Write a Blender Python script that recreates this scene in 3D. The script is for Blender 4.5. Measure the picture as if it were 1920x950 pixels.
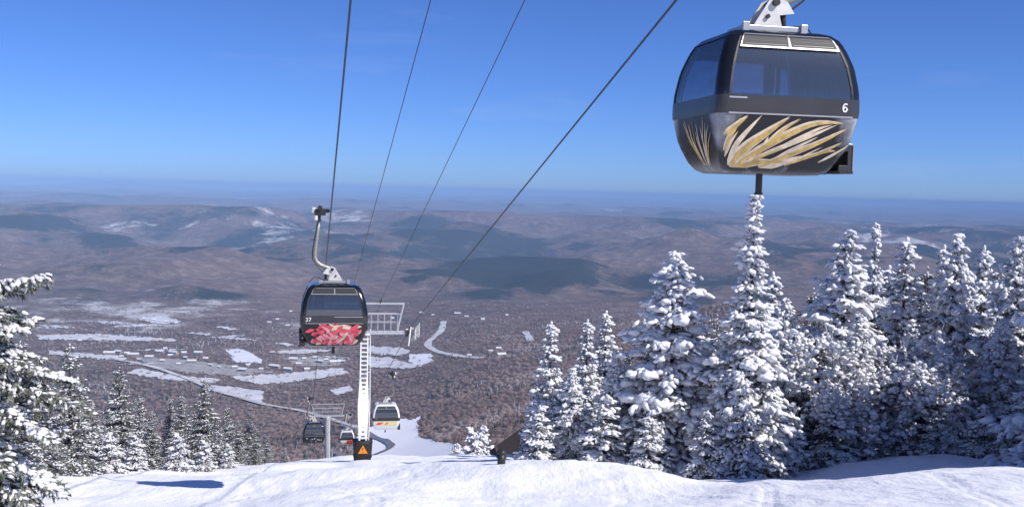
import bpy, bmesh, math, random
import numpy as np
from mathutils import Vector, Matrix
from mathutils.geometry import delaunay_2d_cdt

random.seed(7)
scene = bpy.context.scene
COL = scene.collection
for o in list(bpy.data.objects):
    bpy.data.objects.remove(o)

# ------------------------------------------------------------------ camera
F = 1920.0                                   # focal length in units of a 1920-wide frame
PITCH = math.atan((475 - 356) / F)
ROLL = math.radians(1.5)
fw = np.array([0, math.cos(PITCH), -math.sin(PITCH)])
r0 = np.array([1.0, 0, 0]); u0 = np.array([0, math.sin(PITCH), math.cos(PITCH)])
RT = r0 * math.cos(ROLL) + u0 * math.sin(ROLL)
UP = -r0 * math.sin(ROLL) + u0 * math.cos(ROLL)
cam_d = bpy.data.cameras.new('camera'); cam = bpy.data.objects.new('camera', cam_d); COL.objects.link(cam)
cam.matrix_world = Matrix(((RT[0], UP[0], -fw[0], 0), (RT[1], UP[1], -fw[1], 0), (RT[2], UP[2], -fw[2], 0), (0, 0, 0, 1)))
cam_d.sensor_width = 36; cam_d.lens = 36; cam_d.clip_start = 0.1; cam_d.clip_end = 300000
scene.camera = cam

def ray(px, py):
    return fw + RT * ((px - 960) / F) + UP * ((475 - py) / F)
def at(px, py, depth):
    return ray(px, py) * depth

# ------------------------------------------------------------------ sky, sun, exposure
SUN_EL = math.radians(43); SUN_AZ = math.radians(122)      # azimuth clockwise from +Y (the view direction)
world = bpy.data.worlds.new('World'); scene.world = world; world.use_nodes = True
wn = world.node_tree.nodes; wl = world.node_tree.links
bg = wn['Background']; bg.inputs[1].default_value = 0.104
sky = wn.new('ShaderNodeTexSky'); sky.sky_type = 'NISHITA'; sky.sun_disc = False
sky.sun_elevation = SUN_EL; sky.sun_rotation = SUN_AZ; sky.altitude = 1100
sky.air_density = 0.7; sky.dust_density = 0.9; sky.ozone_density = 10.0
wb = wn.new('ShaderNodeMix'); wb.data_type = 'RGBA'; wb.blend_type = 'MULTIPLY'; wb.inputs[0].default_value = 1.0     # the photo's cool white balance
wb.inputs[7].default_value = (.86, .97, 1.27, 1)
wl.new(sky.outputs[0], wb.inputs[6])
tcw = wn.new('ShaderNodeTexCoord'); mpw = wn.new('ShaderNodeMapping'); mpw.inputs['Scale'].default_value = (1.6, 1.6, 9.0)      # a few faint shreds of cirrus
nzw = wn.new('ShaderNodeTexNoise'); nzw.inputs['Scale'].default_value = 2.1; nzw.inputs['Detail'].default_value = 7; nzw.inputs['Roughness'].default_value = .6
rpw = wn.new('ShaderNodeValToRGB'); rpw.color_ramp.elements[0].position = .60; rpw.color_ramp.elements[1].position = .85
rpw.color_ramp.elements[0].color = (0, 0, 0, 1); rpw.color_ramp.elements[1].color = (.12, .12, .12, 1)
wl.new(tcw.outputs['Generated'], mpw.inputs[0]); wl.new(mpw.outputs[0], nzw.inputs['Vector']); wl.new(nzw.outputs['Fac'], rpw.inputs[0])
cir = wn.new('ShaderNodeMix'); cir.data_type = 'RGBA'; cir.inputs[7].default_value = (6.5, 7.2, 8.6, 1)
wl.new(rpw.outputs[0], cir.inputs[0]); wl.new(wb.outputs[2], cir.inputs[6]); wl.new(cir.outputs[2], bg.inputs[0])
sd = bpy.data.lights.new('sun', 'SUN'); sd.energy = 5.0; sd.angle = math.radians(0.53); sd.color = (1, .95, .89)
sun = bpy.data.objects.new('sun', sd); COL.objects.link(sun)
S = Vector((math.sin(SUN_AZ) * math.cos(SUN_EL), math.cos(SUN_AZ) * math.cos(SUN_EL), math.sin(SUN_EL)))
sun.rotation_euler = S.to_track_quat('Z', 'Y').to_euler()
scene.view_settings.view_transform = 'Standard'; scene.view_settings.look = 'None'
scene.view_settings.exposure = 0.07; scene.view_settings.gamma = 1.0
scene.cycles.max_bounces = 5; scene.cycles.diffuse_bounces = 3; scene.cycles.transparent_max_bounces = 12
scene.cycles.volume_bounces = 0

# ------------------------------------------------------------------ helpers
def mk(name, V, Fc, mats, midx=None, smooth=False, parent=None):
    V = np.asarray(V, dtype=np.float32).reshape(-1, 3)
    me = bpy.data.meshes.new(name)
    if isinstance(Fc, np.ndarray) and Fc.ndim == 2:
        n, k = Fc.shape
        me.vertices.add(len(V)); me.vertices.foreach_set('co', V.ravel())
        me.loops.add(n * k); me.loops.foreach_set('vertex_index', Fc.astype(np.int32).ravel())
        me.polygons.add(n); me.polygons.foreach_set('loop_start', np.arange(0, n * k, k, dtype=np.int32))
        me.update(calc_edges=True)
    else:
        me.from_pydata([tuple(v) for v in V.tolist()], [], [tuple(int(i) for i in f) for f in Fc])
    for m in (mats if isinstance(mats, (list, tuple)) else [mats]):
        me.materials.append(m)
    if midx is not None:
        me.polygons.foreach_set('material_index', np.asarray(midx, dtype=np.int32))
    me.polygons.foreach_set('use_smooth', np.full(len(me.polygons), bool(smooth)))
    me.update()
    o = bpy.data.objects.new(name, me); COL.objects.link(o)
    if parent is not None:
        o.parent = parent
    return o
def tag(o, label=None, cat=None, group=None, kind=None):
    if label: o['label'] = label
    if cat: o['category'] = cat
    if group: o['group'] = group
    if kind: o['kind'] = kind
    return o
def empty(name, loc=(0, 0, 0), rz=0.0):
    o = bpy.data.objects.new(name, None); COL.objects.link(o); o.empty_display_size = .3
    o.location = [float(c) for c in loc]; o.rotation_euler = (0, 0, rz); return o

class MB:
    """collects polygons for one mesh object"""
    def __init__(s): s.v = []; s.f = []; s.m = []
    def add(s, V, Fc, m=0):
        b = len(s.v); s.v += [tuple(float(c) for c in p) for p in V]
        for f in Fc: s.f.append([b + i for i in f]); s.m.append(m)
    def box(s, c, d, rot=None, m=0, taper=1.0, bev=0.0):
        x, y, z = d[0] / 2, d[1] / 2, d[2] / 2
        P = []
        for k, t in ((-1, 1.0), (1, taper)):
            P += [(-x * t, -y * t, k * z), (x * t, -y * t, k * z), (x * t, y * t, k * z), (-x * t, y * t, k * z)]
        P = [Vector(p) for p in P]
        if rot is not None: P = [rot @ p for p in P]
        c = Vector([float(q) for q in c])
        s.add([p + c for p in P], [(3, 2, 1, 0), (4, 5, 6, 7), (0, 1, 5, 4), (1, 2, 6, 5), (2, 3, 7, 6), (3, 0, 4, 7)], m)
    def tube(s, pts, r, n=8, m=0, caps=True):
        pts = [Vector([float(q) for q in p]) for p in pts]
        if not isinstance(r, (list, tuple)): r = [r] * len(pts)
        V = []; Fc = []
        up = None
        for i, p in enumerate(pts):
            t = (pts[min(i + 1, len(pts) - 1)] - pts[max(i - 1, 0)]).normalized()
            if up is None:
                up = Vector((0, 0, 1)) if abs(t.z) < .9 else Vector((1, 0, 0))
            a = t.cross(up).normalized(); b = a.cross(t).normalized(); up = b
            for k in range(n):
                w = 2 * math.pi * k / n
                V.append(p + a * (r[i] * math.cos(w)) + b * (r[i] * math.sin(w)))
        for i in range(len(pts) - 1):
            for k in range(n):
                k2 = (k + 1) % n
                Fc.append((i * n + k, i * n + k2, (i + 1) * n + k2, (i + 1) * n + k))
        if caps:
            Fc.append(tuple(reversed(range(n)))); Fc.append(tuple((len(pts) - 1) * n + k for k in range(n)))
        s.add(V, Fc, m)
    def cyl(s, a, b, r, n=14, m=0): s.tube([a, b], r, n, m)
    def build(s, name, mats, parent=None, smooth=False, bevel=0.0):
        o = mk(name, s.v, s.f, mats, s.m, smooth, parent)
        if bevel:
            md = o.modifiers.new('bevel', 'BEVEL'); md.width = bevel; md.segments = 2; md.limit_method = 'ANGLE'
        return o

def split(mb, name, mats, parent=None, smooth=False, bevel=0.0):
    """one object per loose piece of the builder"""
    par = list(range(len(mb.v)))
    def find(i):
        while par[i] != i: par[i] = par[par[i]]; i = par[i]
        return i
    for f in mb.f:
        for q in f[1:]: par[find(q)] = find(f[0])
    groups = {}
    for f, mi in zip(mb.f, mb.m): groups.setdefault(find(f[0]), []).append((f, mi))
    out = []
    for fs in groups.values():
        used = sorted({q for f, _ in fs for q in f}); mp = {q: j for j, q in enumerate(used)}
        b = MB(); b.v = [mb.v[q] for q in used]; b.f = [[mp[q] for q in f] for f, _ in fs]; b.m = [mi for _, mi in fs]
        out.append(b.build(name, mats, parent, smooth, bevel))
    return out
def mat(name, col, rough=.6, metal=0.0, spec=.5, var=0.0, vscale=5.0, bump=0.0, bscale=20.0, coat=0.0):
    m = bpy.data.materials.new(name); m.use_nodes = True
    nt = m.node_tree; b = nt.nodes['Principled BSDF']
    b.inputs['Base Color'].default_value = (*col, 1); b.inputs['Roughness'].default_value = rough
    b.inputs['Metallic'].default_value = metal; b.inputs['Specular IOR Level'].default_value = spec
    b.inputs['Coat Weight'].default_value = coat; b.inputs['Coat Roughness'].default_value = .08
    tc = nt.nodes.new('ShaderNodeTexCoord')
    if var:
        n = nt.nodes.new('ShaderNodeTexNoise'); n.inputs['Scale'].default_value = vscale; n.inputs['Detail'].default_value = 5
        nt.links.new(tc.outputs['Object'], n.inputs['Vector'])
        r = nt.nodes.new('ShaderNodeValToRGB')
        r.color_ramp.elements[0].position = .3; r.color_ramp.elements[1].position = .7
        r.color_ramp.elements[0].color = (*[c * (1 - var) for c in col], 1)
        r.color_ramp.elements[1].color = (*[min(1, c * (1 + var)) for c in col], 1)
        nt.links.new(n.outputs['Fac'], r.inputs['Fac']); nt.links.new(r.outputs['Color'], b.inputs['Base Color'])
    if bump:
        n2 = nt.nodes.new('ShaderNodeTexNoise'); n2.inputs['Scale'].default_value = bscale; n2.inputs['Detail'].default_value = 6
        nt.links.new(tc.outputs['Object'], n2.inputs['Vector'])
        bp = nt.nodes.new('ShaderNodeBump'); bp.inputs['Strength'].default_value = 1.0; bp.inputs['Distance'].default_value = bump
        nt.links.new(n2.outputs['Fac'], bp.inputs['Height']); nt.links.new(bp.outputs['Normal'], b.inputs['Normal'])
    return m

# value noise ---------------------------------------------------------------
def _h(ix, iy, seed):
    n = (ix.astype(np.int64) * 374761393 + iy.astype(np.int64) * 668265263 + seed * 1442695041) & 0xFFFFFFFF
    n = ((n ^ (n >> 13)) * 1274126177) & 0xFFFFFFFF
    n = ((n ^ (n >> 16)) * 2246822519) & 0xFFFFFFFF
    return ((n ^ (n >> 15)) & 0xFFFFFF) / float(0xFFFFFF)
def vnoise(x, y, seed=0):
    ix = np.floor(x); iy = np.floor(y); fx = x - ix; fy = y - iy
    fx = fx * fx * fx * (fx * (fx * 6 - 15) + 10); fy = fy * fy * fy * (fy * (fy * 6 - 15) + 10)
    a = _h(ix, iy, seed); b = _h(ix + 1, iy, seed); c = _h(ix, iy + 1, seed); d = _h(ix + 1, iy + 1, seed)
    return (a * (1 - fx) + b * fx) * (1 - fy) + (c * (1 - fx) + d * fx) * fy - .5
def fbm(x, y, octv=5, seed=0, gain=.5):
    s = 0.0; amp = 1.0; c, sn = .8, .6
    for i in range(octv):
        s = s + amp * vnoise(x, y, seed + i * 17)
        x, y = (c * x - sn * y) * 2.02 + 3.7, (sn * x + c * y) * 2.02 + 1.3
        amp *= gain
    return s
def sstep(a, b, x):
    t = np.clip((x - a) / (b - a), 0, 1); return t * t * (3 - 2 * t)
# ------------------------------------------------------------------ the lie of the land
_A = [-.75, -.6, -.5, -.4, -.3, -.19, 0, .1, .2, .35, .5, .75]
_C = [.318, .312, .304, .293, .282, .272, .263, .264, .264, .257, .249, .243]     # angle of the crest below eye level
_D = [36, 38, 40, 48, 62, 74, 77, 76, 72, 66, 62, 58]                             # distance of the crest
_LD = np.log([100, 200, 400, 800, 1200, 2000, 2600, 3500, 5000, 7000, 10000, 16000, 30000, 75000])
_ZR = [-27, -60, -120, -222, -292, -400, -445, -500, -548, -565, -560, -545, -520, -560]
_ZL = [-28, -64, -138, -266, -368, -505, -552, -562, -560, -560, -555, -545, -520, -560]
HILLS = []                                    # x, y, height, size x, size y
def hill(px, D, h, spx, sy):
    HILLS.append(((px - 960) / F * D, D, h, spx / F * D, sy))
hill(985, 7000, 120, 120, 520); hill(880, 6700, 80, 60, 400); hill(1110, 7100, 90, 60, 500); hill(1260, 6900, 120, 90, 500)
hill(1420, 3350, 150, 190, 620); hill(1150, 3100, 45, 100, 420)
hill(930, 5600, 45, 70, 260)
hill(60, 12500, 215, 120, 1100); hill(-200, 12000, 230, 150, 1300); hill(330, 12800, 175, 170, 1000); hill(500, 13200, 170, 90, 900)
hill(860, 14500, 235, 110, 1200); hill(1150, 14500, 225, 90, 1100); hill(1010, 13500, 120, 120, 900); hill(700, 14800, 160, 90, 900)
hill(1420, 15000, 120, 150, 1200); hill(1750, 15000, 130, 160, 1200); hill(1620, 12500, 60, 120, 900)
hill(220, 8800, 60, 90, 500); hill(20, 8200, 65, 130, 500); hill(420, 8200, 45, 110, 450); hill(560, 8800, 60, 150, 500); hill(200, 6300, 45, 170, 420); hill(520, 5900, 35, 160, 380); hill(700, 6400, 45, 120, 400)
hill(760, 9500, 110, 80, 700); hill(230, 66000, 420, 90, 6000); hill(1050, 66000, 180, 160, 6000); hill(700, 66000, 200, 120, 6000); hill(1500, 60000, 150, 160, 6000); hill(1800, 60000, 120, 100, 6000)
KNOLLS = []                                   # rounded wooded hills of the middle distance
_hr = random.Random(12)
for _i in range(170):
    _D0 = 4900 * (15500 / 4900) ** (_hr.random() ** .8); _pxx = _hr.uniform(-250, 2170); _w = _hr.uniform(.018, .055) * _D0
    _hh = _hr.uniform(.09, .21) * _w * min(1.2, .6 + _D0 / 14000); _sy = _w * _hr.uniform(.6, 1.1)
    HILLS.append(((_pxx - 960) / F * _D0, _D0, _hh, _w, _sy)); KNOLLS.append(((_pxx - 960) / F * _D0, _D0, _w, _sy, _hr.random()))
TRACKS = [(-1, -.10, 1.2, 5, 0, .05), (1.5, -.22, .9, 4, 1, .06), (4, -.05, 1.5, 6, 2, .05), (6, .03, 1.1, 4.5, .5, .06), (-3, -.2, 1.6, 7, 3, .05), (2, .12, 1.4, 5.5, 4, .05), (8, .1, 1.0, 5, 1.7, .06), (0, -.3, 1.3, 6, .3, .05), (10, .16, .8, 4, 2.2, .05), (3, -.34, .9, 5, 5, .06)]
def H_near(x, y, R):
    a = np.clip(x / np.maximum(y, 14.0), -.75, .75)
    c = np.interp(a, _A, _C); dc = np.interp(a, _A, _D)
    e = np.maximum(y - dc, 0)
    roll = np.where(e < 25, e * e / 50 * .16, (e - 12.5) * .16)          # the slope rolls over at the crest
    zn = -1.7 - (c - 1.7 / dc) * np.minimum(y, 320) - roll
    w = sstep(2, 18, R) * (1 - sstep(90, 200, R))
    zn = zn + w * (.62 * fbm(x / 13, y / 15, 3, 5) + .34 * fbm(x / 4.0, y / 6.5, 4, 9))
    def g(cx, cy, h, sx, sy): return h * np.exp(-((x - cx) / sx) ** 2 - ((y - cy) / sy) ** 2)
    zn = zn + g(3.2, 44, .42, 6.5, 6) + g(-2.0, 36, .22, 6, 5) - g(-3, 55, .45, 9, 6) - g(14, 48, .55, 9, 8) \
        + g(17, 31, .22, 8, 6) + g(-12, 46, .30, 6, 4) - g(-11, 36, .40, 7, 5) + g(-20, 40, .3, 5, 5) - g(-11.6, 64, 1.1, 1.25, 4.5)
    tm = sstep(8, 14, y) * (1 - sstep(90, 110, y))
    for (tx, tk, ta, tw, tp, td) in TRACKS:                               # old ski tracks wandering down the fall line
        c0 = x - (tx + tk * y + ta * np.sin(y / tw + tp))
        zn = zn - .6 * td * tm * (np.exp(-((c0 - .11) / .09) ** 2) + np.exp(-((c0 + .11) / .09) ** 2))
    return zn
def H_far(x, y, R):
    L = np.log(np.maximum(R, 60))
    lat = sstep(-.17, .06, np.clip(x / np.maximum(R, 1), -1, 1))
    zf = np.interp(L, _LD, _ZL) * (1 - lat) + np.interp(L, _LD, _ZR) * lat
    zf = zf + 10 * fbm(x / 420, y / 420, 4, 21) * sstep(300, 1500, R)
    k = R > 4200
    if k.any():
        X_, Y_, R_ = x[k], y[k], R[k]
        n1 = fbm(X_ / 2600, Y_ / 2300, 6, 40, .48)
        rid = 1 - np.abs(fbm(X_ / 3400 + 7, Y_ / 3000, 5, 60, .5)) * 2.2
        zf[k] += sstep(4400, 8500, R_) * (190 * n1 + 130 * (rid - .5)) * (1 - .35 * sstep(22000, 45000, R_)) + sstep(4600, 6500, R_) * 85 * fbm(X_ / 900, Y_ / 900, 4, 77, .52)
    if len(x) < 3000:
        A = np.array(HILLS).T
        e = ((x[:, None] - A[0]) / A[3]) ** 2 + ((y[:, None] - A[1]) / A[4]) ** 2
        zf = zf + np.where(e < 9, A[2] * np.exp(-np.minimum(e, 9)), 0).sum(1)
    for (hx, hy, hh, sx, sy) in (HILLS if len(x) >= 3000 else ()):
        q = (np.abs(y - hy) < 2.6 * sy) & (np.abs(x - hx) < 2.6 * sx)
        if q.any(): zf[q] += hh * np.exp(-((x[q] - hx) / sx) ** 2 - ((y[q] - hy) / sy) ** 2)
    cap = -.0215 * np.minimum(R, 16000)                                  # nothing inland stands higher than this line of sight
    over = np.maximum(zf - (cap - 70), 0)
    k = (R > 4200) & (R < 45000)
    zf[k] = (zf - over + 70 * (1 - np.exp(-over / 70)))[k]
    return zf
def H(x, y):
    x = np.asarray(x, dtype=np.float64); y = np.asarray(y, dtype=np.float64); shp = x.shape
    x = x.ravel(); y = y.ravel(); R = np.hypot(x, y); z = np.zeros(len(x))
    n = R < 300; f = R > 110; b = sstep(110, 300, R)
    if n.any(): z[n] += H_near(x[n], y[n], R[n]) * (1 - b[n])
    if f.any(): z[f] += H_far(x[f], y[f], R[f]) * b[f]
    return z.reshape(shp)
def Hs(x, y): return float(H(np.array([x]), np.array([y]))[0])

def hit(px, py, dmin=20.0, dmax=90000.0, far=False):
    """where the line of sight through a photo pixel meets the ground"""
    d = ray(px, py)
    t = np.exp(np.linspace(math.log(dmin), math.log(dmax), 420))
    P = d[None, :] * t[:, None]
    under = P[:, 2] < H(P[:, 0], P[:, 1])
    i = int(np.argmax(under))
    if not under[i]: return None
    lo, hi = t[max(i - 1, 0)], t[i]
    for _ in range(2):
        tt = np.linspace(lo, hi, 12); Q = d[None, :] * tt[:, None]
        j = int(np.argmax(Q[:, 2] < H(Q[:, 0], Q[:, 1]))); lo, hi = tt[max(j - 1, 0)], tt[j]
    return d * hi

def polar(r_edges, az):
    rr, aa = np.meshgrid(r_edges, az, indexing='ij')
    X = rr * np.sin(aa); Y = rr * np.cos(aa)
    return X, Y
def grid_faces(nr, nc):
    i = np.arange(nr - 1)[:, None] * nc + np.arange(nc - 1)[None, :]
    return np.stack([i, i + 1, i + nc + 1, i + nc], -1).reshape(-1, 4)

# --- materials of the land
def snow_mat(name, near=True):
    m = bpy.data.materials.new(name); m.use_nodes = True; nt = m.node_tree; b = nt.nodes['Principled BSDF']
    b.inputs['Roughness'].default_value = .75; b.inputs['Specular IOR Level'].default_value = .25
    tc = nt.nodes.new('ShaderNodeTexCoord')
    n = nt.nodes.new('ShaderNodeTexNoise'); n.inputs['Scale'].default_value = .35; n.inputs['Detail'].default_value = 6
    nt.links.new(tc.outputs['Object'], n.inputs['Vector'])
    r = nt.nodes.new('ShaderNodeValToRGB'); r.color_ramp.elements[0].position = .25; r.color_ramp.elements[1].position = .75
    r.color_ramp.elements[0].color = (.85, .86, .90, 1); r.color_ramp.elements[1].color = (.93, .93, .95, 1)
    nt.links.new(n.outputs['Fac'], r.inputs['Fac']); nt.links.new(r.outputs['Color'], b.inputs['Base Color'])
    # chopped-up snow: fine grain, clods and ski tracks running down the fall line
    mp = nt.nodes.new('ShaderNodeMapping'); mp.inputs['Scale'].default_value = (1.0, .22, 1.0); mp.inputs['Rotation'].default_value = (0, 0, .35)
    nt.links.new(tc.outputs['Object'], mp.inputs['Vector'])
    t1 = nt.nodes.new('ShaderNodeTexNoise'); t1.inputs['Scale'].default_value = 3.2; t1.inputs['Detail'].default_value = 6; t1.inputs['Roughness'].default_value = .6
    nt.links.new(mp.outputs[0], t1.inputs['Vector'])
    t2 = nt.nodes.new('ShaderNodeTexNoise'); t2.inputs['Scale'].default_value = 6; t2.inputs['Detail'].default_value = 7; t2.inputs['Roughness'].default_value = .7
    nt.links.new(tc.outputs['Object'], t2.inputs['Vector'])
    b1 = nt.nodes.new('ShaderNodeBump'); b1.inputs['Distance'].default_value = .13; b1.inputs['Strength'].default_value = .6
    b2 = nt.nodes.new('ShaderNodeBump'); b2.inputs['Distance'].default_value = .06; b2.inputs['Strength'].default_value = .55
    nt.links.new(t1.outputs['Fac'], b1.inputs['Height']); nt.links.new(t2.outputs['Fac'], b2.inputs['Height'])
    nt.links.new(b1.outputs['Normal'], b2.inputs['Normal'])
    if near: nt.links.new(b2.outputs['Normal'], b.inputs['Normal'])
    return m
M_SNOW = snow_mat('slope_snow'); M_TRAIL = snow_mat('trail_snow', False); M_LOT = mat('ploughed_lot', (.30, .285, .285), .9, var=.3, vscale=.05); M_FSNOW = mat('field_snow', (.54, .54, .58), .9, var=.18, vscale=.03)

def land_mat():
    m = bpy.data.materials.new('wooded_land'); m.use_nodes = True; nt = m.node_tree; b = nt.nodes['Principled BSDF']
    b.inputs['Roughness'].default_value = .95; b.inputs['Specular IOR Level'].default_value = .1
    tc = nt.nodes.new('ShaderNodeTexCoord')
    def noise(sc, det, rough=.6):
        n = nt.nodes.new('ShaderNodeTexNoise'); n.inputs['Scale'].default_value = sc; n.inputs['Detail'].default_value = det; n.inputs['Roughness'].default_value = rough
        nt.links.new(tc.outputs['Object'], n.inputs['Vector']); return n
    def ramp(src, stops):
        r = nt.nodes.new('ShaderNodeValToRGB'); e = r.color_ramp.elements
        e[0].position, e[0].color = stops[0][0], (*stops[0][1], 1); e[1].position, e[1].color = stops[-1][0], (*stops[-1][1], 1)
        for p, c in stops[1:-1]: q = e.new(p); q.color = (*c, 1)
        nt.links.new(src, r.inputs['Fac']); return r
    def mix(fac, a, c):
        x = nt.nodes.new('ShaderNodeMix'); x.data_type = 'RGBA'
        nt.links.new(fac, x.inputs[0]); nt.links.new(a, x.inputs[6]); nt.links.new(c, x.inputs[7]); return x.outputs[2]
    def math_(op, a, c):
        x = nt.nodes.new('ShaderNodeMath'); x.operation = op
        for k, q in ((0, a), (1, c)):
            if isinstance(q, (int, float)): x.inputs[k].default_value = q
            else: nt.links.new(q, x.inputs[k])
        return x.outputs[0]
    big = noise(.0011, 8, .6); fine = noise(.013, 8, .75); spk = noise(.006, 9, .78)
    wood = ramp(big.outputs['Fac'], [(.3, (.075, .058, .056)), (.5, (.14, .102, .092)), (.7, (.235, .172, .15))])
    wood2 = ramp(fine.outputs['Fac'], [(.35, (.055, .044, .045)), (.5, (.135, .102, .095)), (.64, (.30, .25, .235))])
    half = nt.nodes.new('ShaderNodeValue'); half.outputs[0].default_value = .55
    c = mix(half.outputs[0], wood.outputs['Color'], wood2.outputs['Color'])
    aC = nt.nodes.new('ShaderNodeAttribute'); aC.attribute_name = 'conifer'
    aS = nt.nodes.new('ShaderNodeAttribute'); aS.attribute_name = 'clearing'
    cf = ramp(math_('ADD', aC.outputs['Fac'], math_('ADD', math_('MULTIPLY', math_('SUBTRACT', fine.outputs['Fac'], .5), .9), math_('MULTIPLY', math_('SUBTRACT', spk.outputs['Fac'], .5), 2.0))), [(.40, (0, 0, 0)), (.68, (1, 1, 1))])
    dark = nt.nodes.new('ShaderNodeRGB'); dark.outputs[0].default_value = (.026, .036, .036, 1)
    c = mix(cf.outputs['Color'], c, dark.outputs[0])
    sf = ramp(math_('ADD', aS.outputs['Fac'], math_('MULTIPLY', math_('SUBTRACT', spk.outputs['Fac'], .5), 1.5)), [(.52, (0, 0, 0)), (.74, (1, 1, 1))])
    white = nt.nodes.new('ShaderNodeRGB'); white.outputs[0].default_value = (.52, .51, .53, 1)
    c = mix(sf.outputs['Color'], c, white.outputs[0])
    nt.links.new(c, b.inputs['Base Color'])
    bp = nt.nodes.new('ShaderNodeBump'); bp.inputs['Distance'].default_value = 14; bp.inputs['Strength'].default_value = .8
    nt.links.new(fine.outputs['Fac'], bp.inputs['Height']); nt.links.new(bp.outputs['Normal'], b.inputs['Normal'])
    return m
M_LAND = land_mat()

# --- near snow slope
rad = np.concatenate([np.linspace(.3, 18, 30), np.exp(np.linspace(math.log(19), math.log(130), 250))])
az = np.concatenate([np.radians(np.linspace(-180, -40, 50))[:-1], np.radians(np.linspace(-38, 38, 440)), np.radians(np.linspace(40, 180, 50))[1:]])
X, Y = polar(rad, az)
slope = mk('snow_slope', np.stack([X, Y, H(X, Y)], -1), grid_faces(*X.shape)[:, ::-1].copy(), M_SNOW, smooth=True)
tag(slope, kind='structure')

# --- the land below and beyond, out to the horizon
rad = np.concatenate([np.exp(np.linspace(math.log(126), math.log(900), 40))[:-1], np.exp(np.linspace(math.log(900), math.log(5000), 130))[:-1],
                      np.exp(np.linspace(math.log(5000), math.log(18000), 300))[:-1], np.exp(np.linspace(math.log(18000), math.log(78000), 80))])
az = np.concatenate([np.radians(np.linspace(-180, -36, 40))[:-1], np.radians(np.linspace(-35, 35, 500)), np.radians(np.linspace(36, 180, 40))[1:]])
X, Y = polar(rad, az); Z = H(X, Y)
land = mk('valley_terrain', np.stack([X, Y, Z], -1), grid_faces(*X.shape)[:, ::-1].copy(), M_LAND, smooth=True)
tag(land, kind='structure')
Rr = np.hypot(X, Y)
con = .28 + .9 * fbm(X / 900, Y / 1500, 5, 90, .55) * sstep(3500, 6000, Rr)
def blob(px, D, spx, sy, k):
    return k * np.exp(-((X - (px - 960) / F * D) / (spx / F * D)) ** 2 - ((Y - D) / sy) ** 2)
con = con + blob(960, 6650, 130, 420, .75) + blob(1060, 6600, 90, 350, .6) + blob(1235, 6500, 80, 300, .7) + blob(860, 6200, 90, 260, .45) + blob(900, 5500, 70, 160, .5) \
    + blob(225, 8500, 45, 330, .75) + blob(415, 8000, 60, 300, .6) + blob(350, 6800, 45, 250, .55) + blob(60, 7700, 80, 300, .5) + blob(450, 10600, 70, 400, .4) \
    + blob(745, 8800, 40, 300, .5) + blob(780, 9200, 40, 300, .4) + blob(1450, 6000, 160, 500, .5) + blob(80, 6500, 90, 300, .4)
for (_kx, _ky, _kw, _ks, _kr) in KNOLLS:
    if _kr < .42: con = con + (.55 - .6 * _kr) * np.exp(-((X - _kx - .25 * _kw) / (_kw * .75)) ** 2 - ((Y - _ky + .45 * _ks) / (_ks * .7)) ** 2)
con -= .35 * sstep(3600, 2500, Rr)
clr = .25 + .70 * fbm(X / 1100, Y / 2200, 5, 120, .55) * sstep(2500, 5000, Rr) + .25 * fbm(X / 260, Y / 500, 4, 130) * sstep(5000, 3000, Rr) - .12 * sstep(2000, 1600, Rr)
clr = clr + blob(960, 8600, 130, 260, .28) + blob(500, 11500, 120, 500, .12) + blob(880, 8900, 60, 300, .2) + blob(1250, 9500, 120, 300, .2) + blob(280, 4300, 70, 120, .2) + blob(560, 4100, 80, 160, .2) \
    + blob(420, 3050, 200, 330, .22) + blob(880, 2900, 80, 120, .25) + blob(1080, 6100, 60, 200, .2) - .4 * np.clip(con - .45, 0, 1)
clr = clr - .12 * sstep(15000, 22000, Rr) + .5 * sstep(500, 200, Rr)
for nm, arr in (('conifer', con), ('clearing', clr)):
    a = land.data.attributes.new(nm, 'FLOAT', 'POINT'); a.data.foreach_set('value', arr.astype(np.float32).ravel())

# --- sheets that lie on the land: roads, ponds, fields, the ski trail
M_POND = mat('pond_ice_snow', (.70, .72, .80), .6, var=.06, vscale=.02)
M_ROAD = mat('snowy_road', (.52, .51, .53), .8, var=.25, vscale=.03)
M_DARKROAD = mat('shaded_road', (.17, .165, .19), .8, var=.2, vscale=.03)  # shade lying on the access road, put into its dark grey-purple colour
_jr = np.random.RandomState(5)
CLEAR = []                                     # open ground, kept free of trees
def drape(name, pix, m, off=2.0, rag=.12, label=None):
    W = []
    n = len(pix)
    for i in range(n):
        a = np.array(pix[i], float); b = np.array(pix[(i + 1) % n], float)
        k = max(2, int(np.hypot(*(b - a)) / 3.5))
        for j in range(k):
            p = a + (b - a) * j / k + np.array([_jr.normal(0, 2.2), _jr.normal(0, .9)])
            q = hit(p[0], p[1], 250)
            W.append(q[:2])
    W = np.array(W); c = W.mean(0)
    nz = np.array([vnoise(np.array([i * .45]), np.array([c[0] * .01]), 3)[0] for i in range(len(W))])
    W = W + (W - c) * (nz * rag * 2)[:, None] * .5
    return sheet(name, W, m, off)
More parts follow.
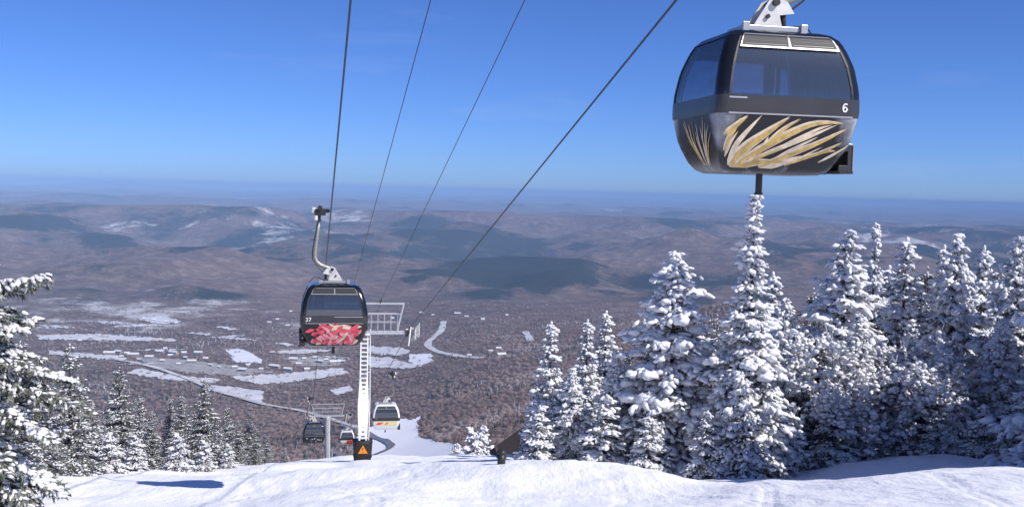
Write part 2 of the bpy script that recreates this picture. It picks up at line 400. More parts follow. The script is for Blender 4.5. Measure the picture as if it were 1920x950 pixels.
def sheet(name, W, m, off):
    CLEAR.append(W)
    lo, hi = W.min(0), W.max(0); step = max((hi - lo).max() / 28, 6)
    pts = [Vector(p) for p in W.tolist()]; nb = len(pts)
    for gx in np.arange(lo[0], hi[0], step):
        for gy in np.arange(lo[1], hi[1], step): pts.append(Vector((gx, gy)))
    v, e, f, *_ = delaunay_2d_cdt(pts, [], [list(range(nb))], 1, 1e-3)
    xy = np.array([(p.x, p.y) for p in v])
    z = H(xy[:, 0], xy[:, 1]) + off
    f = [t if ((xy[t[1]] - xy[t[0]])[0] * (xy[t[2]] - xy[t[0]])[1] - (xy[t[1]] - xy[t[0]])[1] * (xy[t[2]] - xy[t[0]])[0]) > 0 else t[::-1] for t in f]
    o = mk(name, np.column_stack([xy, z]), f, m, smooth=True)
    return tag(o, kind='structure')
def strip(name, pix, wid, m, off=2.5):
    """a road: its centre line through photo pixels, width in metres"""
    P = np.array([hit(x, y, 250)[:2] for x, y in pix])
    Q = []
    for i in range(len(P) - 1):
        p0, p1, p2, p3 = P[max(i - 1, 0)], P[i], P[i + 1], P[min(i + 2, len(P) - 1)]
        for t in np.linspace(0, 1, 9)[:-1]:
            Q.append(.5 * (2 * p1 + (p2 - p0) * t + (2 * p0 - 5 * p1 + 4 * p2 - p3) * t * t + (3 * p1 - p0 - 3 * p2 + p3) * t ** 3))
    Q.append(P[-1]); Q = np.array(Q)
    T = np.gradient(Q, axis=0); T /= np.linalg.norm(T, axis=1)[:, None] + 1e-9
    N = np.column_stack([-T[:, 1], T[:, 0]])
    ws = wid * (1 + .5 * np.array([vnoise(np.array([i * .6]), np.array([3.3]), 8)[0] for i in range(len(Q))]))[:, None]
    Lf = Q + N * ws / 2; Rg = Q - N * ws / 2
    CLEAR.append(np.vstack([Lf, Rg[::-1]]))
    V = np.vstack([np.column_stack([Lf, H(Lf[:, 0], Lf[:, 1]) + off]), np.column_stack([Rg, H(Rg[:, 0], Rg[:, 1]) + off])])
    n = len(Q); Fc = [(i, n + i, n + i + 1, i + 1) for i in range(n - 1)]
    return tag(mk(name, V, Fc, m, smooth=True), kind='structure')
drape('frozen_pond', [(422, 655), (455, 654), (492, 674), (487, 681), (440, 679)], M_POND, 1.5)
drape('frozen_pond', [(770, 665), (808, 662), (813, 676), (790, 689), (769, 681)], M_POND, 1.5)
drape('snow_field', [(395, 722), (440, 727), (497, 734), (492, 756), (468, 752), (438, 742), (408, 735)], M_FSNOW)
drape('snow_field', [(690, 650), (755, 652), (770, 660), (755, 668), (690, 663)], M_FSNOW)
drape('snow_field', [(690, 670), (725, 670), (782, 686), (775, 691), (690, 690)], M_FSNOW)
drape('snow_field', [(430, 707), (530, 701), (640, 690), (652, 701), (560, 716), (480, 721)], M_FSNOW)
drape('snow_field', [(70, 629), (180, 626), (335, 636), (330, 641), (180, 638), (70, 637)], M_FSNOW)
drape('snow_field', [(90, 657), (225, 668), (240, 676), (160, 672), (95, 664)], M_FSNOW, 2.2)
drape('snow_field', [(260, 690), (320, 703), (420, 712), (400, 718), (310, 712), (240, 700)], M_FSNOW, 1.8)
drape('snow_field', [(620, 732), (655, 724), (660, 734), (630, 742)], M_FSNOW)
drape('snow_field', [(255, 598), (300, 592), (345, 603), (300, 610)], M_FSNOW)
drape('snow_field', [(640, 655), (600, 660), (540, 665), (500, 660), (560, 656)], M_FSNOW)
_pr = random.Random(44)
for _k in range(16):                              # thin strips of open snow between the woods
    _x, _y = _pr.uniform(70, 640), _pr.uniform(604, 700); _l, _t = _pr.uniform(18, 50), _pr.uniform(1.2, 2.8); _d = _pr.uniform(-.06, .14)
    drape('snow_field', [(_x - _l, _y - _d * _l), (_x, _y - _t), (_x + _l, _y + _d * _l), (_x + _l * .3, _y + _t + _d * _l * .3)], M_FSNOW, 1.6 + .1 * _k)
drape('ski_trail', [(696, 800), (730, 797), (752, 788), (786, 783), (782, 804), (790, 820), (812, 829), (850, 833), (880, 842), (915, 856), (890, 880), (690, 880), (664, 850), (672, 815)], M_TRAIL, 2.0); TRAIL = CLEAR[-1]
drape('parking_lot', [(250, 669), (335, 673), (430, 684), (520, 697), (440, 704), (350, 699), (290, 688)], M_LOT, 1.2)
drape('parking_lot', [(530, 672), (600, 668), (650, 676), (640, 686), (560, 686)], M_LOT, 1.2)
strip('valley_road', [(215, 674), (290, 690), (345, 708), (405, 734), (480, 755), (580, 775), (650, 797), (690, 806)], 17, M_ROAD, 3.6)
strip('valley_road', [(832, 603), (826, 622), (803, 643), (812, 656), (850, 666), (905, 672)], 24, M_ROAD, 3)
strip('access_road', [(640, 798), (690, 815), (732, 836), (715, 850), (670, 862), (630, 850), (600, 822)], 13, M_DARKROAD, 4)
strip('snow_field', [(985, 622), (995, 640)], 22, M_FSNOW, 3)
# ------------------------------------------------------------------ the gondola lift
M_BLACK = mat('black_gloss_shell', (.010, .011, .014), .16, spec=.5)
def frost_shell():
    m = mat('frosted_black_shell', (.010, .011, .014), .25, spec=.4); nt = m.node_tree; b = nt.nodes['Principled BSDF']
    tc = nt.nodes.new('ShaderNodeTexCoord'); sp = nt.nodes.new('ShaderNodeSeparateXYZ'); nt.links.new(tc.outputs['Object'], sp.inputs[0])
    def mt(op, a, c):
        x = nt.nodes.new('ShaderNodeMath'); x.operation = op
        for k, q in ((0, a), (1, c)):
            if isinstance(q, (int, float)): x.inputs[k].default_value = q
            else: nt.links.new(q, x.inputs[k])
        return x.outputs[0]
    n = nt.nodes.new('ShaderNodeTexNoise'); n.inputs['Scale'].default_value = 2.6; n.inputs['Detail'].default_value = 7; n.inputs['Roughness'].default_value = .65
    nt.links.new(tc.outputs['Object'], n.inputs['Vector'])
    ax = mt('ABSOLUTE', sp.outputs[0], 0); ay = mt('ABSOLUTE', sp.outputs[1], 0)
    corner = mt('MULTIPLY', mt('SUBTRACT', mt('ADD', ax, ay), 1.62), 1.4)          # snow dust driven onto the rounded corners
    low = mt('MULTIPLY', mt('SUBTRACT', .30, sp.outputs[2]), .9)
    f = mt('ADD', mt('MAXIMUM', corner, low), mt('MULTIPLY', mt('SUBTRACT', n.outputs['Fac'], .5), 1.5))
    r = nt.nodes.new('ShaderNodeValToRGB'); r.color_ramp.elements[0].position = .24; r.color_ramp.elements[1].position = .9
    r.color_ramp.elements[0].color = (.010, .011, .014, 1); r.color_ramp.elements[1].color = (.36, .37, .41, 1)
    nt.links.new(f, r.inputs[0]); nt.links.new(r.outputs[0], b.inputs['Base Color']); return m
M_FSHELL = frost_shell()
M_TRIM = mat('charcoal_rubber', (.02, .02, .022), .55)
M_BELT = mat('grey_belt_panel', (.032, .033, .038), .35, var=.12, vscale=3)
M_ALU = mat('brushed_aluminium', (.42, .42, .43), .42, metal=.7)
M_GALV = mat('galvanised_steel', (.33, .325, .30), .5, metal=.55, var=.15, vscale=9)
M_WPAINT = mat('white_painted_steel', (.80, .80, .79), .5, var=.10, vscale=3)
M_BRKT = mat('pale_bracket_paint', (.60, .60, .58), .5, var=.12, vscale=8)
M_GREYST = mat('grey_painted_steel', (.42, .44, .47), .55, var=.1, vscale=3)
M_GRIP = mat('dark_grip_iron', (.03, .032, .033), .5, metal=.3, var=.3, vscale=20)
M_ROPE = mat('steel_wire_rope', (.035, .04, .045), .5, metal=.4)
M_RUBBER = mat('sheave_rubber', (.018, .018, .02), .8)
M_WSHELL = mat('white_shell', (.78, .78, .77), .3, coat=.3)
M_GOLD = mat('gold_print', (.50, .34, .10), .4, var=.35, vscale=7)
M_PALE = mat('pale_print', (.64, .53, .38), .4, var=.2, vscale=9)
M_ROSE = mat('rose_print', (.62, .07, .10), .45, var=.4, vscale=9)
M_PINK = mat('pink_print', (.72, .25, .28), .45, var=.3, vscale=9)
M_WHITE = mat('white_print', (.85, .85, .85), .5)
M_RED = mat('red_print', (.62, .05, .04), .45)
M_YEL = mat('yellow_print', (.72, .60, .28), .45, var=.2, vscale=6)
M_BLUEDOT = mat('blue_print', (.10, .14, .30), .45, var=.3, vscale=5)
M_INT = mat('cabin_interior', (.05, .05, .055), .7)
M_FROST = mat('frost', (.62, .64, .70), .8, var=.15, vscale=12)
def glass_mat(name, tint, refl):
    m = bpy.data.materials.new(name); m.use_nodes = True; nt = m.node_tree
    nt.nodes.remove(nt.nodes['Principled BSDF']); out = nt.nodes['Material Output']
    t = nt.nodes.new('ShaderNodeBsdfTransparent'); g = nt.nodes.new('ShaderNodeBsdfGlossy'); g.inputs['Roughness'].default_value = .04
    fr = nt.nodes.new('ShaderNodeFresnel'); fr.inputs['IOR'].default_value = 2.1
    tc = nt.nodes.new('ShaderNodeTexCoord'); mp = nt.nodes.new('ShaderNodeMapping'); mp.inputs['Scale'].default_value = (.5, .5, 2.2)
    n = nt.nodes.new('ShaderNodeTexNoise'); n.inputs['Scale'].default_value = 2.4; n.inputs['Detail'].default_value = 4
    r = nt.nodes.new('ShaderNodeValToRGB')                       # grime and scuffs in the acrylic
    r.color_ramp.elements[0].color = (*[c * .82 for c in tint], 1); r.color_ramp.elements[1].color = (*[min(1, c * 1.15) for c in tint], 1)
    r.color_ramp.elements[0].position = .35; r.color_ramp.elements[1].position = .65
    nt.links.new(tc.outputs['Object'], mp.inputs[0]); nt.links.new(mp.outputs[0], n.inputs['Vector']); nt.links.new(n.outputs['Fac'], r.inputs[0])
    nt.links.new(r.outputs[0], t.inputs[0])
    d = nt.nodes.new('ShaderNodeBsdfDiffuse'); d.inputs[0].default_value = (.20, .25, .33, 1)
    ms = nt.nodes.new('ShaderNodeMixShader'); ms.inputs[0].default_value = .16
    nt.links.new(t.outputs[0], ms.inputs[1]); nt.links.new(d.outputs[0], ms.inputs[2])
    mg = nt.nodes.new('ShaderNodeMixShader')
    mul = nt.nodes.new('ShaderNodeMath'); mul.operation = 'MULTIPLY'; mul.inputs[1].default_value = refl
    nt.links.new(fr.outputs[0], mul.inputs[0]); nt.links.new(mul.outputs[0], mg.inputs[0])
    nt.links.new(ms.outputs[0], mg.inputs[1]); nt.links.new(g.outputs[0], mg.inputs[2]); nt.links.new(mg.outputs[0], out.inputs[0])
    return m
M_GLASS = glass_mat('smoked_acrylic', (.40, .47, .58), 1.0)
M_DGLASS = glass_mat('dark_smoked_acrylic', (.22, .27, .30), 1.0)

_PZ = [0, .05, .18, .5, .95, 1.3, 1.7, 2.0, 2.12, 2.21, 2.25]
_PA = [.80, .90, 1.00, 1.13, 1.20, 1.19, 1.12, 1.01, .95, .86, .76]
_PB = [.58, .70, .80, .97, 1.08, 1.08, 1.01, .90, .83, .72, .60]
def prof(z):
    # smooth the control polygon a little so the sides read as one curve
    w = [np.interp(z + dz, _PZ, _PA) for dz in (-.06, 0, .06)] if .2 < z < 2.0 else [np.interp(z, _PZ, _PA)]
    v = [np.interp(z + dz, _PZ, _PB) for dz in (-.06, 0, .06)] if .2 < z < 2.0 else [np.interp(z, _PZ, _PB)]
    return float(np.mean(w)), float(np.mean(v))
NF, NC, NS = 10, 5, 9
def ring(z, off=0.0):
    a, b = prof(z); a += off; b += off; r = .16
    P = []
    cs = [(a - r, -b + r, -90), (a - r, b - r, 0), (-a + r, b - r, 90), (-a + r, -b + r, 180)]
    def line(p, q, n): return [(p[0] + (q[0] - p[0]) * i / n, p[1] + (q[1] - p[1]) * i / n) for i in range(n)]
    def arc(c):
        return [(c[0] + r * math.cos(math.radians(c[2] + 90 * i / NC)), c[1] + r * math.sin(math.radians(c[2] + 90 * i / NC))) for i in range(NC)]
    P += line((-a + r, -b), (a - r, -b), NF) + arc(cs[0])            # near end face, corner
    P += line((a, -b + r), (a, b - r), NS) + arc(cs[1])              # +x side
    P += line((a - r, b), (-a + r, b), NF) + arc(cs[2])              # far end face
    P += line((-a, b - r), (-a, -b + r), NS) + arc(cs[3])            # -x side
    return [(p[0], p[1], z) for p in P]
NR = 2 * (NF + NS) + 4 * NC
SEG = {}
_k = 0
for nm, n in (('front', NF), ('c0', NC), ('right', NS), ('c1', NC), ('back', NF), ('c2', NC), ('left', NS), ('c3', NC)):
    SEG[nm] = range(_k, _k + n); _k += n
def skin(mb, segs, zs, off=0.0, m=0):
    """a patch of the cabin's outer surface"""
    R = [ring(z, off) for z in zs]
    V = [p for r in R for p in r]; Fc = []
    for i in range(len(zs) - 1):
        for k in segs:
            k2 = (k + 1) % NR
            Fc.append((i * NR + k, i * NR + k2, (i + 1) * NR + k2, (i + 1) * NR + k))
    used = sorted({q for f in Fc for q in f}); mp = {q: j for j, q in enumerate(used)}
    mb.add([V[q] for q in used], [[mp[q] for q in f] for f in Fc], m)
def face_pt(face, u, z, off):
    """u in -1..1 from left to right seen from outside"""
    a, b = prof(z); r = .16
    if face == 'front':
        if abs(u) <= 1: return (u * (a - r), -b - off, z)
        th = min(1.2, (abs(u) - 1) * (a - r) / r); return (math.copysign(a - r + (r + off) * math.sin(th), u), -(b - r) - (r + off) * math.cos(th), z)
    if face == 'back': return (-u * (a - r), b + off, z)
    if face == 'right': return (a + off, u * (b - r), z)
    return (-a - off, -u * (b - r), z)
def patch(mb, face, u0, u1, z0, z1, off, m=0, nu=6, nz=5):
    V = [face_pt(face, u0 + (u1 - u0) * i / nu, z0 + (z1 - z0) * j / nz, off) for j in range(nz + 1) for i in range(nu + 1)]
    Fc = [(j * (nu + 1) + i, j * (nu + 1) + i + 1, (j + 1) * (nu + 1) + i + 1, (j + 1) * (nu + 1) + i) for j in range(nz) for i in range(nu)]
    mb.add(V, Fc, m)
LIM = {'front': 1.16, 'back': 1, 'left': 1, 'right': 1}
def stroke(mb, face, pts, wid, off, m=0, wmax=.35):
    """a tapering brush stroke printed on the shell: pts in (u, z), widest part-way along"""
    P = np.array(pts, float); n = 14
    t = np.linspace(0, len(P) - 1, n); Q = np.column_stack([np.interp(t, range(len(P)), P[:, 0]), np.interp(t, range(len(P)), P[:, 1])])
    for _ in range(3): Q[1:-1] = (Q[:-2] + 2 * Q[1:-1] + Q[2:]) / 4
    T = np.gradient(Q, axis=0); T /= np.linalg.norm(T, axis=1)[:, None] + 1e-9; N = np.column_stack([-T[:, 1], T[:, 0]])
    s = np.linspace(0, 1, n); w = wid * np.where(s < wmax, .25 + .75 * np.sin(s / wmax * math.pi / 2), np.cos((s - wmax) / (1 - wmax) * math.pi / 2) ** .8) / 2
    V = [face_pt(face, *np.clip(q + nn * ww, (-LIM[face], .08), (LIM[face], .92)), off) for q, nn, ww in zip(Q, N, w)] + [face_pt(face, *np.clip(q - nn * ww, (-LIM[face], .08), (LIM[face], .92)), off) for q, nn, ww in zip(Q, N, w)]
    mb.add(V, [(i, i + n, i + n + 1, i + 1)[::-1] for i in range(n - 1)], m)
DIG = {'6': [[(.9, .95), (.5, 1), (.12, .75), (.05, .35), (.3, .02), (.7, .02), (.95, .25), (.8, .5), (.45, .58), (.12, .4)]],
       '3': [[(.1, .95), (.6, 1), (.9, .8), (.75, .58), (.4, .53), (.8, .46), (.95, .22), (.6, 0), (.05, .05)]],
       '7': [[(.05, .97), (.95, .97), (.35, 0)]]}
def digits(mb, face, txt, u, z, h, off):
    for ch in txt:
        for ln in DIG[ch]:
            P = [np.array(face_pt(face, u + (x) * h * .62, z + y * h, off)) for x, y in ln]
            for a, b in zip(P[:-1], P[1:]):
                t = (b - a) / np.linalg.norm(b - a); nrm = np.array([0, -1, 0]) if face == 'front' else np.array([0, 1, 0])
                s = np.cross(nrm, t) * h * .09; t = t * h * .06
                mb.add([a - s - t, a + s - t, b + s + t, b - s + t], [(0, 1, 2, 3)])
        u += h * .85
def crop(x, y):                                 # print artwork measured on the near cabin
    top = 200 + (x - 500) / 1140 * 80
    return (((x - 500) / 570 - 1) * 1.12, .87 - .77 * (y - top) / 392)
GOLDS = [([(505, 470), (560, 380), (620, 290), (660, 230)], .07, 0), ([(760, 560), (900, 440), (1010, 330), (1150, 250)], .08, 0), ([(1150, 590), (1380, 540), (1560, 450)], .06, 0), ([(1000, 470), (1180, 400), (1330, 330), (1430, 310)], .05, 1), ([(510, 585), (600, 450), (720, 330), (835, 213)], .075, 1), ([(520, 597), (660, 480), (860, 365), (1060, 232)], .15, 0), ([(520, 350), (600, 300), (715, 212)], .09, 0),
         ([(560, 600), (850, 470), (1080, 360), (1280, 275), (1520, 300)], .12, 0), ([(640, 600), (1000, 480), (1250, 400), (1480, 305)], .07, 1),
         ([(830, 615), (1100, 540), (1350, 450), (1560, 340)], .10, 0), ([(1100, 612), (1300, 560), (1450, 515), (1540, 518)], .06, 0), ([(1440, 608), (1550, 545), (1645, 465)], .05, 1),
         ([(540, 606), (800, 575), (1110, 582)], .10, 0), ([(850, 625), (1050, 600), (1260, 545)], .10, 1), ([(505, 520), (560, 430), (640, 330)], .045, 1),
         ([(720, 570), (860, 470), (900, 380)], .07, 1), ([(980, 560), (1180, 470), (1330, 400)], .05, 1), ([(700, 590), (880, 520), (1050, 470)], .05, 0), ([(1150, 600), (1280, 545), (1400, 480)], .04, 1)]
def artwork(kind, side, parent):
    g = MB(); rnd = random.Random(hash(kind) % 1000 if False else {'gold': 1, 'rose': 2, 'dots': 3, 'white': 4, 'red': 5}[kind])
    if kind == 'gold':
        for i, (pts, w, c) in enumerate(GOLDS):
            q = [crop(*p) for p in pts]
            w = w * 1.1
            stroke(g, 'front', q, w, .006 + i * .0004, 1)
            if c == 0: stroke(g, 'front', [(x + .012, z - .012) for x, z in q], w * .55, .013 + i * .0004, 0)
        for face in ('left', 'right', 'back'):
            for i in range(16):
                u = rnd.uniform(-.5, .75); du = rnd.uniform(-.5, .5)
                stroke(g, face, [(u * .35 + .2, .12), (u * .7 + .1, .42), (u + du * .3, rnd.uniform(.6, .9))], rnd.uniform(.03, .06), .006 + i * .0004, i % 2)
        mats = [M_GOLD, M_PALE]
    elif kind == 'rose':
        for face in ('front', 'back', 'left', 'right'):
            for i in range(105):
                u = rnd.uniform(-.9, .9); z = rnd.uniform(.12, .80); an = rnd.choice((.5, .9, 2.2, 2.6)) + rnd.uniform(-.3, .3); L = rnd.uniform(.22, .48)
                stroke(g, face, [(u - math.cos(an) * L / 2, z - math.sin(an) * L * .4), (u + .03, z + .02), (u + math.cos(an) * L / 2, z + math.sin(an) * L * .4)], rnd.uniform(.08, .17), .006 + i * .0005, rnd.choice((0, 0, 0, 1, 1, 1, 2)), .45)
        mats = [M_ROSE, M_PINK, M_PALE]
    elif kind == 'dots':
        for face in ('front', 'back'):
            for i in range(14):
                u = rnd.uniform(-.8, .8); z = rnd.uniform(.2, .75)
                stroke(g, face, [(u - .06, z - .05), (u, z), (u + .06, z + .05)], .14, .006 + i * .0005, i % 2, .5)
        mats = [M_BLUEDOT, M_PALE]
    elif kind == 'white':
        for face in ('front', 'back'):
            patch(g, face, -.95, .95, .5, .86, .006, 1)
            for i in range(7):
                u = rnd.uniform(-.8, .1); stroke(g, face, [(u - .15, .55), (u, .68), (u + .15, .78)], .12, .009 + i * .0005, 0, .5)
        mats = [M_ROSE, M_YEL]
    else:
        for face in ('front', 'back'):
            patch(g, face, -.05, .98, .18, .85, .006, 0)
            stroke(g, face, [(-.4, .3), (0, .5), (.2, .7)], .2, .009, 0, .5)
        mats = [M_RED, M_YEL]
    o = g.build('printed_artwork', mats, parent); o['kind'] = 'stuff'; return o

def cabin(side, art, number, shell, glass, label, grp='gondola cabins on the lift'):
    """origin: centre of the floor; -y is the uphill end; side = which way the hanger leans (outer side)"""
    white = shell is M_WSHELL
    post = M_WSHELL if white else M_BLACK
    root = empty('gondola_cabin'); tag(root, label, 'gondola', grp)
    every = range(NR); corners = [k for c in ('c0', 'c1', 'c2', 'c3') for k in SEG[c]]
    m = MB(); skin(m, every, [0, .02, .05, .1, .18, .3, .42, .55, .68, .8, .90], 0)
    m.add(ring(0), [list(range(NR))[::-1]])
    m.build('lower_shell', M_FSHELL if art == 'gold' else shell, root, True)
    m = MB(); skin(m, every, [.90, .93, 1.0, 1.08, 1.15, 1.18], .008)
    R0, R1 = ring(.90, .008), ring(.90, -.02); m.add(R0 + R1, [(k, k + NR, (k + 1) % NR + NR, (k + 1) % NR)[::-1] for k in range(NR)])
    R0, R1 = ring(1.18, .008), ring(1.18, -.03); m.add(R0 + R1, [(k, k + NR, (k + 1) % NR + NR, (k + 1) % NR) for k in range(NR)])
    m.build('belt_panel', M_BELT if not white else M_TRIM, root, True)
    zs = [1.16, 1.25, 1.35, 1.45, 1.55, 1.65, 1.75, 1.85, 1.95, 2.05, 2.13]
    for c in ('c0', 'c1', 'c2', 'c3'):
        m = MB(); s0 = SEG[c]; ks = [(s0[0] - 1) % NR] + list(s0) if False else list(s0)
        skin(m, ks, zs, .004); m.build('corner_post', post, root, True)
    for f in ('front', 'right', 'back', 'left'):
        m = MB(); skin(m, SEG[f], zs, -.008); m.build('window', glass, root, True)
        # slim frame round each pane
        m = MB()
        for u0_, u1_ in ((-1.0, -.965), (.965, 1.0)): patch(m, f, u0_, u1_, 1.16, 2.13, .004, 0, 1, 9)
        if f == ('right' if side > 0 else 'left'): patch(m, f, -.03, .03, 1.16, 2.13, .004, 0, 1, 9)          # door meeting stile
        split(m, 'window_frame', M_TRIM, root)
    m = MB(); skin(m, every, [2.12, 2.15, 2.18, 2.21, 2.24, 2.25], .004); m.add(ring(2.25, .004), [list(range(NR))])
    m.build('roof', M_BLACK if not white else M_WSHELL, root, True)
    # vent panels under the roof at both ends
    for f in ('front', 'back'):
        v = MB(); patch(v, f, -.93, .93, 1.95, 2.15, .022, 0, 6, 8); vo = v.build('vent_panel', M_TRIM, root)
        e = MB()
        for (a, b, c, d) in ((-.95, .95, 2.145, 2.165), (-.95, .95, 1.935, 1.957), (-.95, -.93, 1.935, 2.165), (.93, .95, 1.935, 2.165), (-.018, .018, 1.935, 2.165)):
            patch(e, f, a, b, c, d, .030, 0, 6, 8)
        e.build('vent_frame', M_ALU, vo)
        for q in (-1, 1):
            l = MB()
            for z in (1.99, 2.04, 2.09): patch(l, f, q * .47 - .4, q * .47 + .4, z, z + .014, .026, 0, 5, 2)
            split(l, 'louvre', M_BELT, vo)
    # light edge rail on the belt
    m = MB(); patch(m, 'front', -1, 1, 1.0 - .105, 1.0 - .083, .014, 0, 8, 1)
    patch(m, 'front', -1 if side > 0 else .0, -.72 if side > 0 else .98, 1.13, 1.155, .014, 0, 8, 1); split(m, 'belt_rail', M_ALU, root)
    artwork(art, side, root)
    if number:
        m = MB(); digits(m, 'front', number, .82 if side > 0 else -.97, .99, .12, .016); m.build('cabin_number', M_WHITE, root)
    # inside
    m = MB(); m.box((0, 0, .16), (1.7, 1.5, .05)); m.build('floor', M_INT, root)
    for sx in (-1, 1):
        m = MB(); m.box((0, sx * .62, .55), (1.75, .38, .06)); m.box((0, sx * .84, .92), (1.75, .05, .62)); split(m, 'bench', M_INT, root)
    m = MB()
    for q in (-.3, 0.3): m.cyl((side * (.86 + 0), q, .9), (side * .86, q, 2.1), .05, 8)
    m.cyl((side * .45, .75, .9), (side * .45, .75, 2.1), .10, 8); m.cyl((side * .62, .75, .9), (side * .62, .75, 2.1), .04, 8)
    split(m, 'door_post', M_INT, root)
    # ski racks on the door side: open slotted boxes
    for q in (-1, 1):
        m = MB(); x0 = side * 1.15
        m.box((x0, q * .45, .06), (.24, .6, .05)); m.box((x0 + side * .09, q * .45, .27), (.03, .6, .44)); m.box((x0 + side * .05, q * .45 - .29, .27), (.08, .03, .44)); m.box((x0 + side * .05, q * .45 + .29, .27), (.08, .03, .44)); m.box((x0 - side * .06, q * .45 - .29, .44), (.16, .03, .10)); m.box((x0 - side * .06, q * .45 - .29, .12), (.16, .03, .10))
        for i in range(4): m.box((x0 - side * .02, q * .45 - .18 + i * .12, .42), (.20, .02, .14))
        r = m.build('ski_rack', M_TRIM, root, bevel=.008)
        e = MB(); e.tube([(x0 + side * .10, q * .45 - .31, .08), (x0 + side * .10, q * .45 - .31, .50), (x0 - side * .08, q * .45 - .31, .52)], .012, 6); e.build('rack_rail', M_ALU, r)
    m = MB(); m.cyl((0, 0, -.32), (0, 0, .02), .055, 10); m.cyl((0, 0, -.34), (0, 0, -.30), .07, 10); m.build('guide_pin', M_TRIM, root)
    # roof carrier, hanger and grip
    m = MB()
    for q in (-.3, .3): m.box((0, q, 2.33), (.98, .11, .09))
    for q in (-.47, .47): m.box((q, 0, 2.32), (.10, .70, .12))
    car = split(m, 'roof_carrier', M_ALU, root, bevel=.012)[0]
    m = MB()
    for q in (-.50, .50): m.box((q, -.37, 2.34), (.12, .06, .15))
    split(m, 'end_cap', M_ALU, car, bevel=.01)
    br = MB()
    for q in (-.16, .16):
        P = [(-side * .30, q, 2.37), (side * .22, q, 2.37), (side * .16, q, 2.58), (side * .42, q, 2.62), (side * .30, q, 2.80), (side * .10, q, 2.88), (-side * .02, q, 2.82)]
        a = [(x, y - .015, z) for x, y, z in P]; b = [(x, y + .015, z) for x, y, z in P]; n = len(P)
        br.add(a + b, [list(range(n)) if side > 0 else list(range(n))[::-1], [n + i for i in range(n)][::-1] if side > 0 else [n + i for i in range(n)]] + [(i, i + n, (i + 1) % n + n, (i + 1) % n) for i in range(n)])
    split(br, 'hanger_bracket', M_BRKT, root)
    m = MB(); m.cyl((side * .08, -.24, 2.78), (side * .08, .24, 2.78), .06, 12); m.cyl((-side * .05, -.22, 2.55), (-side * .05, .22, 2.55), .035, 10); m.tube([(side * .32, 0, 2.4), (side * .30, 0, 2.66)], .045, 10); split(m, 'pivot_pin', M_GRIP, root)
    m = MB(); m.tube([(side * .05, 0, 2.76), (side * .30, 0, 2.84), (side * .52, 0, 2.93), (side * .66, 0, 3.05), (side * .715, 0, 3.22), (side * .70, 0, 3.5), (side * .63, 0, 4.1), (side * .57, 0, 4.62)], [.085, .085, .08, .08, .075, .07, .062, .058], 12)
    arm = m.build('hanger_arm', M_GALV, root, True)
    m = MB(); m.tube([(side * .28, -.1, 2.6), (side * .60, -.1, 2.85), (side * .80, -.1, 3.15), (side * .80, -.1, 3.5), (side * .70, -.1, 4.1), (side * .64, -.09, 4.5)], .02, 6); m.box((side * .80, -.05, 3.86), (.14, .03, .03)); m.build('conduit', M_TRIM, arm)
    m = MB(); m.tube([(side * .45, .05, 2.36), (side * .55, .05, 2.46), (side * .75, .05, 2.47), (side * .92, .05, 2.25)], .012, 6); m.build('cable_loop', M_TRIM, root)
    g = MB(); g.box((side * .55, 0, 4.86), (.40, .34, .22)); g.box((side * .36, 0, 4.92), (.26, .26, .14)); g.cyl((side * .55, -.26, 5.02), (side * .55, .26, 5.02), .09, 12); g.box((side * .60, 0, 4.66), (.16, .18, .2)); g.cyl((side * .24, -.3, 4.92), (side * .24, .3, 4.92), .05, 10)
    go = g.build('grip', M_GRIP, root, bevel=.015)
    g = MB(); g.cyl((side * .79, -.05, 4.84), (side * .79, -.05, 5.04), .085, 12); g.cyl((side * .70, -.2, 4.58), (side * .70, -.2, 4.74), .07, 10); split(g, 'grip_roller', M_BRKT, go)
    return root
ROPE_X, ROPE_Z = .16, 4.92            # where the rope runs in the cabin's own frame (x outwards)

RD = ray(578, 848); RD = RD / (RD @ fw)                   # rope direction per unit of depth
RDn = RD / np.linalg.norm(RD)
YAW = math.atan2(-RD[0], RD[1])
GL = at(620, 400, 38.0); GR = at(1464, -240, 15.6)        # points on the two haul ropes
def on(P, depth): return P + RD * (depth - P @ fw)
T1, T2 = 73.0, 176.0
lat = np.array([math.cos(YAW), math.sin(YAW), 0])          # across the line, to the right
TL, TR = on(GL, T1), on(GR, T1)
C1 = (TL + TR) / 2; half = float((TR - TL) @ lat) / 2
C2 = at(615, 776, T2); SL2, SR2 = C2 - lat * half, C2 + lat * half
def sag(a, b, k, t):
    p = a + (b - a) * t; return p + np.array([0, 0, -4 * k * t * (1 - t)])
def rope(name, pts, r, label, grp, n=8):
    m = MB(); m.tube(pts, r, n); o = m.build(name, M_ROPE, None, True); return tag(o, label, 'cable', grp)
def lower_pts(a, b, k=2.0, n=16): return [sag(a, b, k, i / n) for i in range(1, n + 1)]
C3 = at(598, 842, 330.0); S3L, S3R = C3 - lat * half, C3 + lat * half
rope('haul_rope', [on(GL, -45), on(GL, 20), TL] + lower_pts(TL, SL2) + lower_pts(SL2, S3L, 3), .024, 'leftmost thick haul rope, carrying the cabin with rose artwork', 'haul ropes')
rope('haul_rope', [on(GR, -45), on(GR, 20), TR] + lower_pts(TR, SR2) + lower_pts(SR2, S3R, 3), .024, 'rightmost thick haul rope, carrying the cabin with gold artwork', 'haul ropes')
CA = at(656, 560, T1); CB = at(716, 560, T1)
C2A = at(603, 758, T2); C2B = at(628, 758, T2)
rope('communication_line', [on(CA, -45), on(CA, 20), CA] + lower_pts(CA, C2A, 2.2), .013, 'thin signal cable, second line from the left', 'signal cables', 6)
rope('communication_line', [on(CB, -45), on(CB, 20), CB] + lower_pts(CB, C2B, 2.2), .013, 'thin signal cable, third line from the left', 'signal cables', 6)

